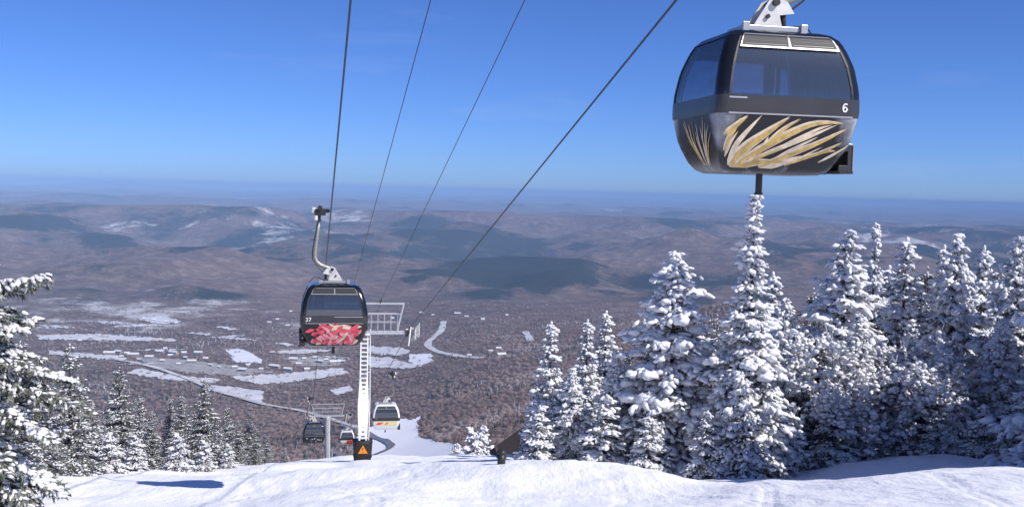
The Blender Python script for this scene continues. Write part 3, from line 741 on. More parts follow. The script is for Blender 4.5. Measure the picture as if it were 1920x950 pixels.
def hang(c, P, side, yaw=YAW, k=1.0):
    """hang a cabin so that the rope passes through its grip at P"""
    c.scale = (k, k, k); c.location = [float(q) for q in P - lat * (side * ROPE_X * k) - np.array([0, 0, ROPE_Z * k])]
    c.rotation_euler = (0, 0, yaw)
hang(cabin(1, 'gold', '6', M_BLACK, M_GLASS, 'black gondola cabin number 6 with gold feather artwork, large and near at upper right'), on(GR, 15.6), 1, k=.935)
hang(cabin(-1, 'rose', '37', M_BLACK, M_DGLASS, 'black gondola cabin with rose-red petal artwork hanging in front of the white tower'), on(GL, 37.6), -1, k=1.0)
t = .17; hang(cabin(1, 'white', None, M_WSHELL, M_DGLASS, 'white framed gondola cabin with pale yellow band just right of the white tower'), sag(TR, SR2, 2.0, t) + np.array([0, 0, -.35]), 1)
t = .40; hang(cabin(-1, 'dots', None, M_BLACK, M_DGLASS, 'small dark gondola cabin left of the distant grey tower'), sag(TL, SL2, 2.0, t), -1)
t = .93; hang(cabin(1, 'red', None, M_WSHELL, M_DGLASS, 'tiny white gondola cabin with red lower panel beside the warning pad'), sag(TR, SR2, 2.0, t), 1)

# ------------------------------------------------------------------ lift towers
SL = math.atan2(RD[2], math.hypot(RD[0], RD[1]))           # fall of the rope (negative)
def sheaves(root, x, n, zc, up=1):
    sl = SL
    m = MB(); L = n * .46
    def pt(s, dz=0): return (x, s * math.cos(sl) - 0, zc + s * math.sin(sl) + dz)
    m.box((x + .12 * np.sign(x), 0, zc - .22), (.06, L * .9, .16), Matrix.Rotation(sl, 3, 'X'))
    for s in np.linspace(-L / 2 + .46, L / 2 - .46, n // 2): m.box((x + .12 * np.sign(x), s * math.cos(sl), zc - .26 + s * math.sin(sl)), (.05, .62, .12), Matrix.Rotation(sl, 3, 'X'))
    split(m, 'sheave_beam', M_GALV, root)
    for i in range(n):
        s = (i - (n - 1) / 2) * .46; w = MB(); c = pt(s, -.235)
        w.cyl((x - .05, c[1], c[2]), (x + .05, c[1], c[2]), .2, 18); ob = w.build('sheave_wheel', M_RUBBER, root)
        w = MB(); w.cyl((x - .06, c[1], c[2]), (x + .06, c[1], c[2]), .11, 14); w.build('wheel_hub', M_GALV, ob)
    m = MB()                                              # catcher arm and work platform beside the wheels
    m.tube([(x, -L / 2, zc - .1 + L / 2 * math.sin(-sl) * 1), (x - .12 * np.sign(x), -L / 2 - .2, zc - .5), (x - .16 * np.sign(x), -L / 2 - .2, zc - .95)], .05, 8)
    m.tube([(x + .3 * np.sign(x), -L / 2, zc + .15), (x + .3 * np.sign(x), -L / 2 - .1, zc - .5)], .03, 6); m.tube([(x - .2 * np.sign(x), -.3, zc - .05), (x + .35 * np.sign(x), -.3, zc + .02)], .045, 6)
    split(m, 'rope_catcher', M_WPAINT, root)
    sx = float(np.sign(x))
    m = MB(); m.box((x + sx * .42, 0, zc - .75), (.5, L * .8, .05), Matrix.Rotation(sl, 3, 'X')); m.build('work_platform', M_GALV, root)
    m = MB()
    for s in np.linspace(-L * .38, L * .38, 4): m.cyl((x + sx * .64, s * math.cos(sl), zc - .75 + s * math.sin(sl)), (x + sx * .64, s * math.cos(sl), zc + .2 + s * math.sin(sl)), .025, 5)
    for dz_ in (-.3, .2): m.cyl((x + sx * .64, -L * .38 * math.cos(sl), zc + dz_ - L * .38 * math.sin(sl)), (x + sx * .64, L * .38 * math.cos(sl), zc + dz_ + L * .38 * math.sin(sl)), .025, 5)
    m.build('platform_railing', M_WPAINT, root)['kind'] = 'stuff'
def headframe(root, z, mt, scale=1.0):
    """cross-arm at rope height, lifting frame above; z = height of the rope above the base"""
    m = MB(); m.box((0, 0, z - .30), (2 * half - .55, .36, .24)); m.build('cross_arm', mt, root, bevel=.02)
    m = MB()
    for q in (-1, 1):
        m.tube([(q * (half - .85), 0, z - .35), (q * (half - .38), 0, z + 1.72)], .075, 8)
    split(m, 'lifting_strut', mt, root)
    m = MB(); m.box((0, 0, z + 1.78), (2 * half - .6, .12, .12)); m.build('lifting_beam', mt, root)
    for y in (-.26, .26):
        m = MB()
        m.cyl((-half + .5, y, z + 1.05), (half - .5, y, z + 1.05), .035, 6); m.cyl((-half + .7, y, z + .45), (half - .7, y, z + .45), .022, 6)
        for x in np.linspace(-half + .8, half - .8, 11): m.cyl((x, y, z - .13), (x, y, z + 1.05), .018, 5)
        m.build('walkway_railing', mt, root)['kind'] = 'stuff'
    m = MB()
    for x in (-1.1, 1.1): m.tube([(x - .03, -.05, z + 1.8), (x + .06, 0, z + 2.15)], .05, 6)
    split(m, 'cable_clamp', M_TRIM, root)
    for q in (-1, 1): sheaves(root, q * half, 8, z)
M_SIGN = mat('orange_sign', (.80, .23, .01), .5); M_SIGNB = mat('sign_black', (.01, .01, .01), .6); M_PAD = mat('black_padding', (.012, .013, .014), .6, var=.4, vscale=4, bump=.02, bscale=3)
# near tower: white, pierced mast
bz = Hs(C1[0], C1[1]); bp = np.array([C1[0], C1[1], bz]); hz = float(C1[2] - bz)
tw = empty('lift_tower', bp, YAW); tag(tw, 'white lift tower with pierced mast and black warning pad at its foot', 'lift tower', 'lift towers')
headframe(tw, hz, M_GREYST)
m = MB(); zt = hz - .45; N = 26
def hw(s): return .30 + .10 * math.exp(-((s - .42) / .16) ** 2) - .02 * s
def hole(s):                                              # the openings close up in the middle of the mast
    return max(0.0, min(.20, .20 * (abs(s - .40) - .10) / .16))
zs = np.linspace(1.0, zt, N + 1); dz = zs[1] - zs[0]
for i in range(N):
    s0_, s1_ = zs[i] / zt, zs[i + 1] / zt; sc = (s0_ + s1_) / 2; h = hole(sc)
    for y in (-.17, .17):
        yy = (y - .015, y + .015)
        def slab(x0a, x1a, x0b, x1b, za, zb):
            m.add([(x0a, yy[0], za), (x1a, yy[0], za), (x1b, yy[0], zb), (x0b, yy[0], zb), (x0a, yy[1], za), (x1a, yy[1], za), (x1b, yy[1], zb), (x0b, yy[1], zb)],
                  [(0, 1, 2, 3), (5, 4, 7, 6), (0, 3, 7, 4), (1, 5, 6, 2), (0, 4, 5, 1), (3, 2, 6, 7)])
        if h < .03:
            slab(-hw(s0_), hw(s0_), -hw(s1_), hw(s1_), zs[i], zs[i + 1])
        else:
            slab(-hw(s0_), -h, -hw(s1_), -h, zs[i], zs[i + 1]); slab(h, hw(s0_), h, hw(s1_), zs[i], zs[i + 1])
            e = dz * (.5 - .36 * min(1, h / .18))
            slab(-h, h, -h, h, zs[i], zs[i] + e); slab(-h, h, -h, h, zs[i + 1] - e, zs[i + 1])
    for q in (-1, 1):
        a, b = q * hw(s0_), q * hw(s1_)
        m.add([(a, -.155, zs[i]), (a, .155, zs[i]), (b, .155, zs[i + 1]), (b, -.155, zs[i + 1])], [(0, 1, 2, 3) if q > 0 else (3, 2, 1, 0)])
m.box((0, 0, zt + .05), (.75, .6, .12)); m.box((0, 0, .3), (.62, .36, 1.6))
m.build('mast', M_WPAINT, tw)
m = MB(); m.tube([(.42, -.1, 1.0), (.46, -.1, zt * .5), (.40, -.1, zt + .4)], .035, 6)
for z in np.linspace(1.6, zt - .3, 7): m.cyl((.2, -.1, z), (.44, -.1, z), .02, 5)
split(m, 'safety_rail', M_WPAINT, tw)
m = MB()
pw = [(-.1, .60), (.35, .63), (.8, .655), (1.2, .68), (1.46, .70)]
V = []; n = 24
for z, w in pw:
    for k in range(n):
        a = 2 * math.pi * k / n; c, s_ = math.cos(a), math.sin(a); p = (abs(c) ** 5 + abs(s_) ** 5) ** (-1 / 5.0)
        wob = 1 + .02 * math.sin(3 * a + z * 4); V.append((c * p * w * wob, s_ * p * w * .8 * wob, z))
m.add(V, [(i * n + k, i * n + (k + 1) % n, (i + 1) * n + (k + 1) % n, (i + 1) * n + k) for i in range(len(pw) - 1) for k in range(n)] + [[(len(pw) - 1) * n + k for k in range(n)]])
pad = m.build('base_pad', M_PAD, tw, True)
for zz in (.35, 1.40):
    m = MB(); m.box((0, 0, zz), (1.30 + zz * .05, 1.06 + zz * .04, .05)); m.build('pad_strap', M_SIGNB, pad)
m = MB(); yf = -.58
m.add([(-.34, yf, .62), (.34, yf, .62), (0, yf, 1.22), (-.34, yf + .03, .62), (.34, yf + .03, .62), (0, yf + .03, 1.22)], [(0, 1, 2), (5, 4, 3), (0, 3, 4, 1), (1, 4, 5, 2), (2, 5, 3, 0)])
sg = m.build('warning_sign', M_SIGN, pad)
m = MB(); yf2 = yf - .004
m.add([(-.035, yf2, 1.03), (-.02, yf2, .80), (.02, yf2, .80), (.035, yf2, 1.03)], [(0, 1, 2, 3)]); m.add([(-.03, yf2, .70), (.03, yf2, .70), (.03, yf2, .76), (-.03, yf2, .76)], [(0, 1, 2, 3)])
m.build('exclamation_mark', M_SIGNB, sg)
# distant tower: plain grey tube
bz = Hs(C2[0], C2[1]); hz2 = float(C2[2] - bz)
tw2 = empty('lift_tower', (C2[0], C2[1], bz), YAW); tag(tw2, 'distant grey tubular lift tower standing beyond the snow crest', 'lift tower', 'lift towers')
headframe(tw2, hz2, M_GREYST)
m = MB(); m.tube([(0, 0, -.3), (0, 0, hz2 * .5), (0, 0, hz2 - .4)], [.52, .46, .38], 20); m.build('mast', M_GREYST, tw2, True)
m = MB()
for q in (-.2, .2): m.cyl((q, -.6, .5), (q, -.5, hz2 - .5), .025, 5)
for z in np.arange(.8, hz2 - .6, .5): m.cyl((-.2, -.59, z), (.2, -.59, z), .018, 4)
m.build('ladder', M_GALV, tw2)['kind'] = 'stuff'
# ------------------------------------------------------------------ trees
def ico(sub):
    bm = bmesh.new(); bmesh.ops.create_icosphere(bm, subdivisions=sub, radius=1.0)
    V = np.array([v.co[:] for v in bm.verts]); Fc = np.array([[v.index for v in f.verts] for f in bm.faces]); bm.free(); return V, Fc
ICO1 = ico(1); ICO2 = ico(2)
class Soup:
    def __init__(s): s.V = []; s.F = []; s.n = 0
    def add(s, V, Fc): s.V.append(V); s.F.append(Fc + s.n); s.n += len(V)
    def arrays(s): return np.vstack(s.V), np.vstack(s.F)

def snow_tree_mat(name, base):
    m = bpy.data.materials.new(name); m.use_nodes = True; nt = m.node_tree; b = nt.nodes['Principled BSDF']
    b.inputs['Base Color'].default_value = (*base, 1); b.inputs['Roughness'].default_value = .8; b.inputs['Specular IOR Level'].default_value = .2
    tc = nt.nodes.new('ShaderNodeTexCoord'); n = nt.nodes.new('ShaderNodeTexNoise'); n.inputs['Scale'].default_value = 7; n.inputs['Detail'].default_value = 5; n.inputs['Roughness'].default_value = .65
    nt.links.new(tc.outputs['Object'], n.inputs['Vector'])
    bp = nt.nodes.new('ShaderNodeBump'); bp.inputs['Distance'].default_value = .10; bp.inputs['Strength'].default_value = .9
    nt.links.new(n.outputs['Fac'], bp.inputs['Height']); nt.links.new(bp.outputs['Normal'], b.inputs['Normal'])
    return m
M_TSNOW = snow_tree_mat('branch_snow', (.86, .87, .90))
def needle_mat(name, a, c, sc=3.5):
    m = bpy.data.materials.new(name); m.use_nodes = True; nt = m.node_tree; b = nt.nodes['Principled BSDF']
    b.inputs['Roughness'].default_value = .7; b.inputs['Specular IOR Level'].default_value = .2
    tc = nt.nodes.new('ShaderNodeTexCoord'); n = nt.nodes.new('ShaderNodeTexNoise'); n.inputs['Scale'].default_value = sc; n.inputs['Detail'].default_value = 4
    r = nt.nodes.new('ShaderNodeValToRGB'); r.color_ramp.elements[0].position = .35; r.color_ramp.elements[1].position = .68
    r.color_ramp.elements[0].color = (*a, 1); r.color_ramp.elements[1].color = (*c, 1)
    nt.links.new(tc.outputs['Object'], n.inputs['Vector']); nt.links.new(n.outputs['Fac'], r.inputs[0]); nt.links.new(r.outputs[0], b.inputs['Base Color'])
    return m
M_NEEDLE = needle_mat('fir_needles', (.028, .042, .02), (.095, .115, .06))
M_GNEEDLE = needle_mat('grey_green_needles', (.045, .055, .042), (.28, .29, .28), 4.5)
M_NNEEDLE = needle_mat('near_needles', (.05, .065, .038), (.36, .37, .34), 5.0)
M_RNEEDLE = needle_mat('rimed_needles', (.026, .036, .026), (.40, .41, .44), 5.5)
M_NEEDLE2 = needle_mat('frosted_needles', (.05, .058, .048), (.26, .27, .26))
M_BARK = mat('fir_bark', (.07, .055, .045), .9, var=.3, vscale=6)
M_BARE = mat('bare_bark', (.085, .07, .062), .9, var=.3, vscale=4)
M_RIME = mat('rimed_twigs', (.52, .53, .57), .85, var=.35, vscale=3)

def conifer_data(seed, h, rad, shape=.8, dens=1.0, snow=1.0, droop=1.0, twig=.30, needles=9, extras=(), zmin=.03, ragged=.25, pillow=1.0, only=None, blob_scale=1.0):
    rs = np.random.RandomState(seed)
    trunk = MB(); bend = rs.uniform(-.15, .15, 2)
    def axis(t): return np.array([bend[0] * math.sin(t * 3), bend[1] * math.sin(t * 2.3), t * h])
    trunk.tube([axis(t) for t in np.linspace(0, 1, 9)], [max(.012, .018 * h * (1 - t) ** .9) for t in np.linspace(0, 1, 9)], 7)
    nd = Soup(); sn = Soup(); NT = []
    def blob(c, dv, la):
        lb = la * rs.uniform(.34, .62); lc = la * rs.uniform(.26, .46)
        sw = np.cross(dv, [0, 0, 1]); sw /= np.linalg.norm(sw) + 1e-9; uz = np.cross(sw, dv)
        V = ICO1[0] * (1 + rs.uniform(-.32, .32, (12, 1)))
        V = V[:, :1] * la * dv + V[:, 1:2] * lb * sw + V[:, 2:] * lc * uz + c + np.array([0, 0, lc * .45])
        sn.add(V, ICO1[1])
    nw = int(h * 2.7 * dens)
    branches = []
    for i in range(nw):
        t = zmin + (1 - zmin) * (i + rs.uniform(-.9, .9)) / nw; t = min(max(t, .015), .985)
        nb = int(round((4.2 + 4.0 * (1 - t)) * min(1.25, dens)))
        ph = rs.uniform(0, 6.28)
        for k in range(nb):
            L = rad * (1 - t) ** shape * rs.uniform(1 - ragged * 1.4, 1 + ragged * .5) + .13
            branches.append((t + rs.uniform(-.8, .8) / nw, ph + 6.283 * k / nb + rs.uniform(-.35, .35), L))
    for (z_, a_, L_) in extras: branches.append((z_ / h, a_, L_))
    for (t, az_, L) in branches:
        if only is not None and math.cos(az_ - only) < -.15: continue
        t = min(max(t, .015), .99)
        p0 = axis(t); dirh = np.array([math.cos(az_), math.sin(az_), 0]); side = np.array([-dirh[1], dirh[0], 0])
        el = (.55 * t - .18 * (1 - t)) + rs.uniform(-.15, .12); dr = droop * (.10 + .30 * (1 - t)) * rs.uniform(.6, 1.4)
        def bp_(s): return p0 + dirh * (L * s * math.cos(el)) + np.array([0, 0, L * s * math.sin(el) - dr * L * s ** 1.7 + .10 * dr * L * max(0, s - .75) * 2])
        trunk.tube([bp_(0), bp_(.5), bp_(.95)], [.02 + .012 * L, .012 + .006 * L, .006], 4, 0, False)
        ntw = max(2, int(L / twig))
        load = snow * rs.uniform(.45, 1.35)
        for j in range(ntw + 1):
            s = .16 + .84 * (j + rs.uniform(-.2, .2)) / ntw; s = min(s, 1.0)
            q = bp_(s); tl = (.42 * L * (1 - s) ** .7 * .75 + .16) * rs.uniform(.7, 1.2); tl = min(tl, 1.15)
            for sd in ((-1, 1) if j < ntw else (0,)):
                if sd == 0: dv = dirh * .9 + np.array([0, 0, -.12])
                else: dv = dirh * rs.uniform(.45, .9) + side * sd * rs.uniform(.6, .95) + np.array([0, 0, rs.uniform(-.48, -.02) * droop])
                dv = dv / np.linalg.norm(dv); e = q + dv * tl
                # needle sprays along and under the twig
                nn = max(4, int(needles * (tl / .45)))
                f = rs.uniform(.0, 1.05, nn); base = q[None] + (e - q)[None] * f[:, None]
                ax = rs.normal(0, 1, (nn, 3)) * .55 + dv * .9 + np.array([0, 0, -.75]); ax /= np.linalg.norm(ax, axis=1)[:, None]
                ln = rs.uniform(.11, .26, nn) * (.7 + .6 * min(tl, .8)); wd = np.cross(ax, rs.normal(0, 1, (nn, 3))); wd /= np.linalg.norm(wd, axis=1)[:, None] + 1e-9; wd *= rs.uniform(.02, .05, nn)[:, None]
                NT.append(np.stack([base + wd, base - wd, base + ax * ln[:, None]], 1))
                # snow lying on the twig
                nbk = max(1, int(round(tl / (.21 * max(1.0, blob_scale)) * rs.uniform(.6, 1.3))))
                for b in range(nbk):
                    if rs.uniform() > min(1.0, .80 * load): continue
                    fq = (b + rs.uniform(.2, .9)) / nbk; c = q + (e - q) * fq
                    blob(c, dv, rs.uniform(.09, .22) * (.7 + .4 * load) * blob_scale)
        # pillows piled along the loaded outer half of the branch
        if L > .9 and rs.uniform() < .42 * pillow * load:
            s = rs.uniform(.5, .92); c = bp_(s); R = rs.uniform(.22, .46) * min(1.3, .5 + L * .28) * blob_scale
            for b in range(rs.randint(5, 10)):
                o = rs.normal(0, .62, 3) * np.array([R, R, R * .30]); o = dirh * o[0] * 1.35 + side * o[1] + np.array([0, 0, o[2] + R * .15 - .32 * abs(o[1]) - .25 * max(0, o[0])])
                dv2 = dirh * rs.uniform(.3, 1) + side * np.sign(o @ side) * rs.uniform(0, 1) + np.array([0, 0, -.45]); dv2 /= np.linalg.norm(dv2)
                if b < 2:
                    V = ICO2[0] * (rs.uniform(-.3, .3, (42, 1)) + 1); k = R * rs.uniform(.38, .7)
                    V = V[:, :1] * k * 1.2 * dirh + V[:, 1:2] * k * side + V[:, 2:] * np.array([0, 0, k * .6]); sn.add(V + c + o * .6, ICO2[1])
                else: blob(c + o, dv2, R * rs.uniform(.35, .7))
    for t in np.linspace(.9, 1.0, 5):
        V = ICO1[0] * np.array([.07, .07, .10]) * rs.uniform(.8, 1.4) * blob_scale; sn.add(V + axis(min(t, .995)) + rs.uniform(-.05, .05, 3), ICO1[1])
    NT = np.concatenate(NT).reshape(-1, 3); NF = np.arange(len(NT)).reshape(-1, 3)
    SV, SF = sn.arrays()
    return trunk, NT, NF, SV, SF
PROTO = {}
def proto(key, nmat=None, **kw):
    trunk, NT, NF, SV, SF = conifer_data(**kw)
    def me(name, V, Fc, m, smooth):
        o = mk(name, V, Fc, m, smooth=smooth); d = o.data; bpy.data.objects.remove(o); return d
    o = trunk.build('trunk', M_BARK, None, True); td = o.data; bpy.data.objects.remove(o)
    PROTO[key] = dict(h=kw['h'], trunk=td, crown=me('crown', NT, NF, nmat or M_NEEDLE, False), snow=me('snow_load', SV, SF, M_TSNOW, True))
proto('full', nmat=M_RNEEDLE, seed=1, h=13, rad=4.5, shape=.78, snow=1.3, droop=1.7, dens=1.1, pillow=2.0, blob_scale=1.5, needles=13)
proto('spire', nmat=M_RNEEDLE, seed=2, h=15, rad=3.6, shape=1.35, snow=1.2, droop=1.6, dens=1.1, pillow=1.5, blob_scale=1.32, needles=13)
proto('slim', nmat=M_RNEEDLE, seed=3, h=12, rad=2.9, shape=.9, snow=1.1, droop=1.4, dens=1.1, pillow=1.2, blob_scale=1.28, needles=13)
proto('broad', nmat=M_RNEEDLE, seed=4, h=13, rad=4.6, shape=.9, snow=1.25, droop=1.35, dens=1.1, pillow=1.7, blob_scale=1.42, needles=13)
proto('frosty', nmat=M_NEEDLE2, seed=5, h=12, rad=2.9, shape=.8, snow=.66, droop=1.0, pillow=.3, needles=16, blob_scale=.85)
proto('green', nmat=M_GNEEDLE, seed=6, h=11, rad=2.7, shape=.8, snow=.66, droop=1.0, pillow=.15, needles=12, blob_scale=.85)
proto('young', nmat=M_NEEDLE2, seed=8, h=5, rad=1.9, shape=.75, snow=1.25, droop=1.3, pillow=1.2, twig=.26)
proto('near', nmat=M_NNEEDLE, seed=9, h=9.5, rad=3.1, shape=.62, snow=1.25, droop=1.0, zmin=.12, twig=.16, needles=17, pillow=.1, only=0.0, blob_scale=.7, ragged=.3,
      extras=[(5.4, -.2, 2.7), (5.2, .2, 2.6), (5.0, -.5, 2.8), (4.8, .4, 2.6), (5.6, .0, 2.3), (4.6, -.1, 2.9), (3.2, .0, 3.4), (3.0, -.4, 3.3), (6.3, -.15, 3.3), (6.1, .3, 2.9), (5.9, -.5, 2.9), (6.5, .05, 2.5), (4.0, -.1, 4.2), (3.8, .3, 3.9), (3.6, -.35, 4.0), (4.2, .1, 3.6), (2.2, -.1, 3.5), (2.0, -.4, 3.4), (1.9, .1, 3.3), (2.6, -.6, 3.4)])
RG = 'firs at the right of the slope'; LG = 'firs at the left of the slope'
TREES = []
def stand(key, px, top, depth, width, label, cat='fir tree', grp='snow-laden firs', rz=None, sink=.15):
    """a tree whose tip shows at photo pixel (px, top), standing on the ground at that depth"""
    if px > 1450 and grp != LG: depth += 5.0
    p = PROTO[key]; tip = at(px, top, depth); z = Hs(tip[0], tip[1]) - sink
    hgt = float(tip[2] - z); k = hgt / p['h']
    rnd = random.Random(int(px * 7 + depth * 13))
    r = empty('fir_tree' if cat == 'fir tree' else 'bare_tree', (tip[0], tip[1], z), rnd.uniform(0, 6.28) if rz is None else rz)
    if key in ('frosty', 'green'): width *= 1.2
    r.scale = (k * width, k * width, k); tag(r, label, cat, grp)
    for nm in ('trunk', 'crown', 'snow'):
        if nm not in p: continue
        o = bpy.data.objects.new({'snow': 'snow_load'}.get(nm, nm), p[nm]); COL.objects.link(o); o.parent = r
    TREES.append(r); return r

# bare, rimed hardwoods
def bare_data(seed, h, spread):
    rs = np.random.RandomState(seed); wood = MB(); twigs = []; sn = Soup()
    def grow(p, d, L, r, lev):
        n = 4; pts = [p]; q = p.copy(); dd = d.copy()
        for i in range(n):
            dd = dd + rs.normal(0, .13, 3) + np.array([0, 0, .05]); dd /= np.linalg.norm(dd); q = q + dd * L / n; pts.append(q.copy())
        if lev < 3: wood.tube(pts, [r * (1 - .12 * i) for i in range(n + 1)], 5 if lev < 2 else 3, 0, False)
        else:
            for a, b in zip(pts[:-1], pts[1:]): twigs.append((a, b, r))
        if lev >= 2 and rs.uniform() < .7:
            c = pts[rs.randint(1, 5)]; s = rs.uniform(.06, .16); sn.add(ICO1[0] * (1 + rs.uniform(-.3, .3, (12, 1))) * np.array([s, s, s * .7]) + c, ICO1[1])
        if lev >= 4: return
        for k in range([4, 5, 4, 4][lev]):
            f = rs.uniform(.3, 1.0); c = pts[min(n, int(f * n + .5))]
            nd = dd + rs.normal(0, .62 * spread, 3); nd[2] += .12; nd /= np.linalg.norm(nd)
            grow(c, nd, L * rs.uniform(.48, .72), r * .5, lev + 1)
    for k in range(3): grow(np.array([rs.uniform(-.4, .4), rs.uniform(-.4, .4), 0]), np.array([rs.normal(0, .22), rs.normal(0, .22), 1.0]), h * .42, .09, 0)
    T = Soup()
    tri = np.array([[0, 1, 4], [0, 4, 3], [1, 2, 5], [1, 5, 4], [2, 0, 3], [2, 3, 5]])
    for a, b, r in twigs:
        d = b - a; s = np.cross(d, [.3, .2, 1]); s /= np.linalg.norm(s) + 1e-9; u = np.cross(s, d); u /= np.linalg.norm(u) + 1e-9
        r = .016; o = [s * r, -s * r * .5 + u * r * .87, -s * r * .5 - u * r * .87]
        T.add(np.array([a + o[0], a + o[1], a + o[2], b + o[0] * .7, b + o[1] * .7, b + o[2] * .7]), tri)
    return wood, T.arrays(), sn.arrays()
for key, sd_, hh, sp in (('bareA', 11, 8, 1.0), ('bareB', 12, 7, 1.25)):
    wood, (TV, TF), (SV, SF) = bare_data(sd_, hh, sp)
    hh = float(TV[:, 2].max())
    def keep(o): d = o.data; bpy.data.objects.remove(o); return d
    PROTO[key] = dict(h=hh, trunk=keep(wood.build('trunk', M_BARE, None, True)), crown=keep(mk('crown', TV, TF, M_RIME)), snow=keep(mk('snow_load', SV, SF, M_TSNOW, smooth=True)))

stand('slim', 1035, 604, 63, 1.0, 'slender snowy fir, leftmost of the tall trees right of the slope', grp=RG)
stand('slim', 1103, 600, 69, .9, 'narrow snowy fir with its top just left of a twin, behind the leftmost slender fir', grp=RG)
stand('slim', 1136, 584, 72, .95, 'narrow snowy fir, right of two twin tops beside the big white fir', grp=RG)
stand('full', 1268, 474, 60, 1.05, 'big blunt-topped fir heaped with white snow, left of the tall spire', grp=RG)
stand('spire', 1418, 362, 57, 1.0, 'tallest thin-spired snowy fir directly below the near gondola cabin', grp=RG)
stand('broad', 1592, 434, 61, 1.0, 'broad snow-heaped fir, next to the right of the tall thin spire', grp=RG)
stand('spire', 1640, 418, 75, .75, 'dark narrow fir tip rising behind the broad snow-heaped fir', grp=RG)
stand('slim', 1699, 448, 64, 1.0, 'snowy fir with a forked tip between the dark narrow tip and the paired tops', grp=RG)
stand('broad', 1798, 440, 61, .75, 'snowy fir with a full round-shouldered top near the right edge', grp=RG)
stand('slim', 1770, 462, 63, .8, 'snowy fir whose top touches the left of the round-shouldered fir', grp=RG)
stand('slim', 1848, 463, 67, .8, 'thin snowy fir, second top from the right edge', grp=RG)
stand('broad', 1912, 446, 58, .8, 'snowy fir cut by the right edge of the view', grp=RG)
stand('frosty', 1180, 662, 66, .9, 'shorter fir filling the gap left of the big white fir', grp=RG)
stand('full', 1075, 690, 61, .9, 'low dense fir at the foot of the narrow twins', grp=RG)
stand('full', 1360, 640, 58, .72, 'small snow-heaped fir between the big white fir and the spire', grp=RG)
stand('full', 1475, 560, 62, .8, 'round frosty fir at the right shoulder of the tall spire', grp=RG)
stand('frosty', 1540, 640, 58, .9, 'frosty fir under the left side of the broad snow-heaped fir', grp=RG)
stand('frosty', 1735, 560, 66, .95, 'dark frosty fir in the gap below the forked tip', grp=RG)
stand('frosty', 1655, 560, 68, .9, 'dark frosty fir low between the broad fir and the forked tip', grp=RG)
stand('full', 1880, 600, 55, .9, 'shaded blue fir bulging at the lower right edge', grp=RG)
stand('full', 1800, 680, 54, .85, 'low shaded fir left of the shaded blue one at the right edge', grp=RG)
for key, px, top, dep, w, lab in (
        ('frosty', 1345, 590, 72, 1.0, 'grey fir behind the gap between the big white fir and the spire'), ('slim', 1452, 512, 74, 1.0, 'grey fir tip just behind the right of the spire'), ('frosty', 1525, 540, 74, 1.0, 'grey fir top behind the gap right of the spire'),
        ('slim', 1668, 500, 76, 1.0, 'grey fir tip close right of the dark narrow tip'), ('frosty', 1740, 500, 74, 1.0, 'grey fir behind the gap right of the forked tip'), ('frosty', 1825, 520, 75, 1.0, 'grey fir behind the gap left of the thin second top from the right'),
        ('frosty', 1880, 500, 74, 1.0, 'grey fir behind the gap at the right edge'), ('broad', 1610, 590, 57, .8, 'snowy fir in front of the broad snow-heaped fir'), ('broad', 1710, 600, 58, .8, 'snowy fir in front of the forked tip'),
        ('broad', 1000, 735, 66, .7, 'low snowy fir at the far left end of the right-hand trees'), ('full', 1225, 640, 64, .7, 'snowy fir tucked behind the left side of the big white fir'), ('full', 1155, 660, 61, .75, 'snowy fir in front of the right twin top')):
    stand(key, px, top, dep, w, lab, grp=RG)
for i, (px, top, dep, w, lab) in enumerate([
        (1010, 760, 60, 1.1, 'small snowy fir at the foot of the leftmost slender fir'), (1140, 740, 59, 1.2, 'small snowy fir at the foot of the narrow twins, in shade'),
        (1215, 770, 57, 1.0, 'small snowy fir at the left foot of the big white fir'), (1330, 770, 55.5, .9, 'small snowy fir at the right foot of the big white fir'),
        (1395, 700, 55, .85, 'white-heaped young fir at the foot of the spire'), (1480, 760, 56, 1.1, 'shaded young fir just right of the spire foot'),
        (1560, 740, 55, 1.1, 'shaded young fir below the broad snow-heaped fir'), (1640, 770, 56, 1.2, 'shaded young fir below the dark narrow tip'),
        (1700, 735, 56, 1.0, 'shaded young fir below the forked tip'), (1760, 770, 54, 1.3, 'shaded young fir below the round-shouldered fir'),
        (1845, 760, 52, 1.2, 'shaded young fir second from the right edge at the snow line'), (1915, 740, 51, 1.2, 'shaded young fir at the right edge by the snow line')]):
    stand('young', px, top, dep, w, lab, grp='young firs along the snow line')
BG = 'rimed bare trees'
for key, px, top, dep, w, lab in (('bareA', 1560, 600, 56, 1.0, 'rime-white bare tree in front of the broad snow-heaped fir'), ('bareB', 1625, 615, 57, 1.0, 'rime-white bare tree under the dark narrow tip'),
                                  ('bareA', 1690, 600, 57, .9, 'rime-white bare tree under the forked tip'), ('bareB', 1500, 575, 58, .85, 'rime-white bare tree right of the spire'),
                                  ('bareB', 1765, 610, 56, .9, 'rime-white bare tree under the round-shouldered fir')):
    stand(key, px, top, dep, w, lab, 'bare tree', BG)
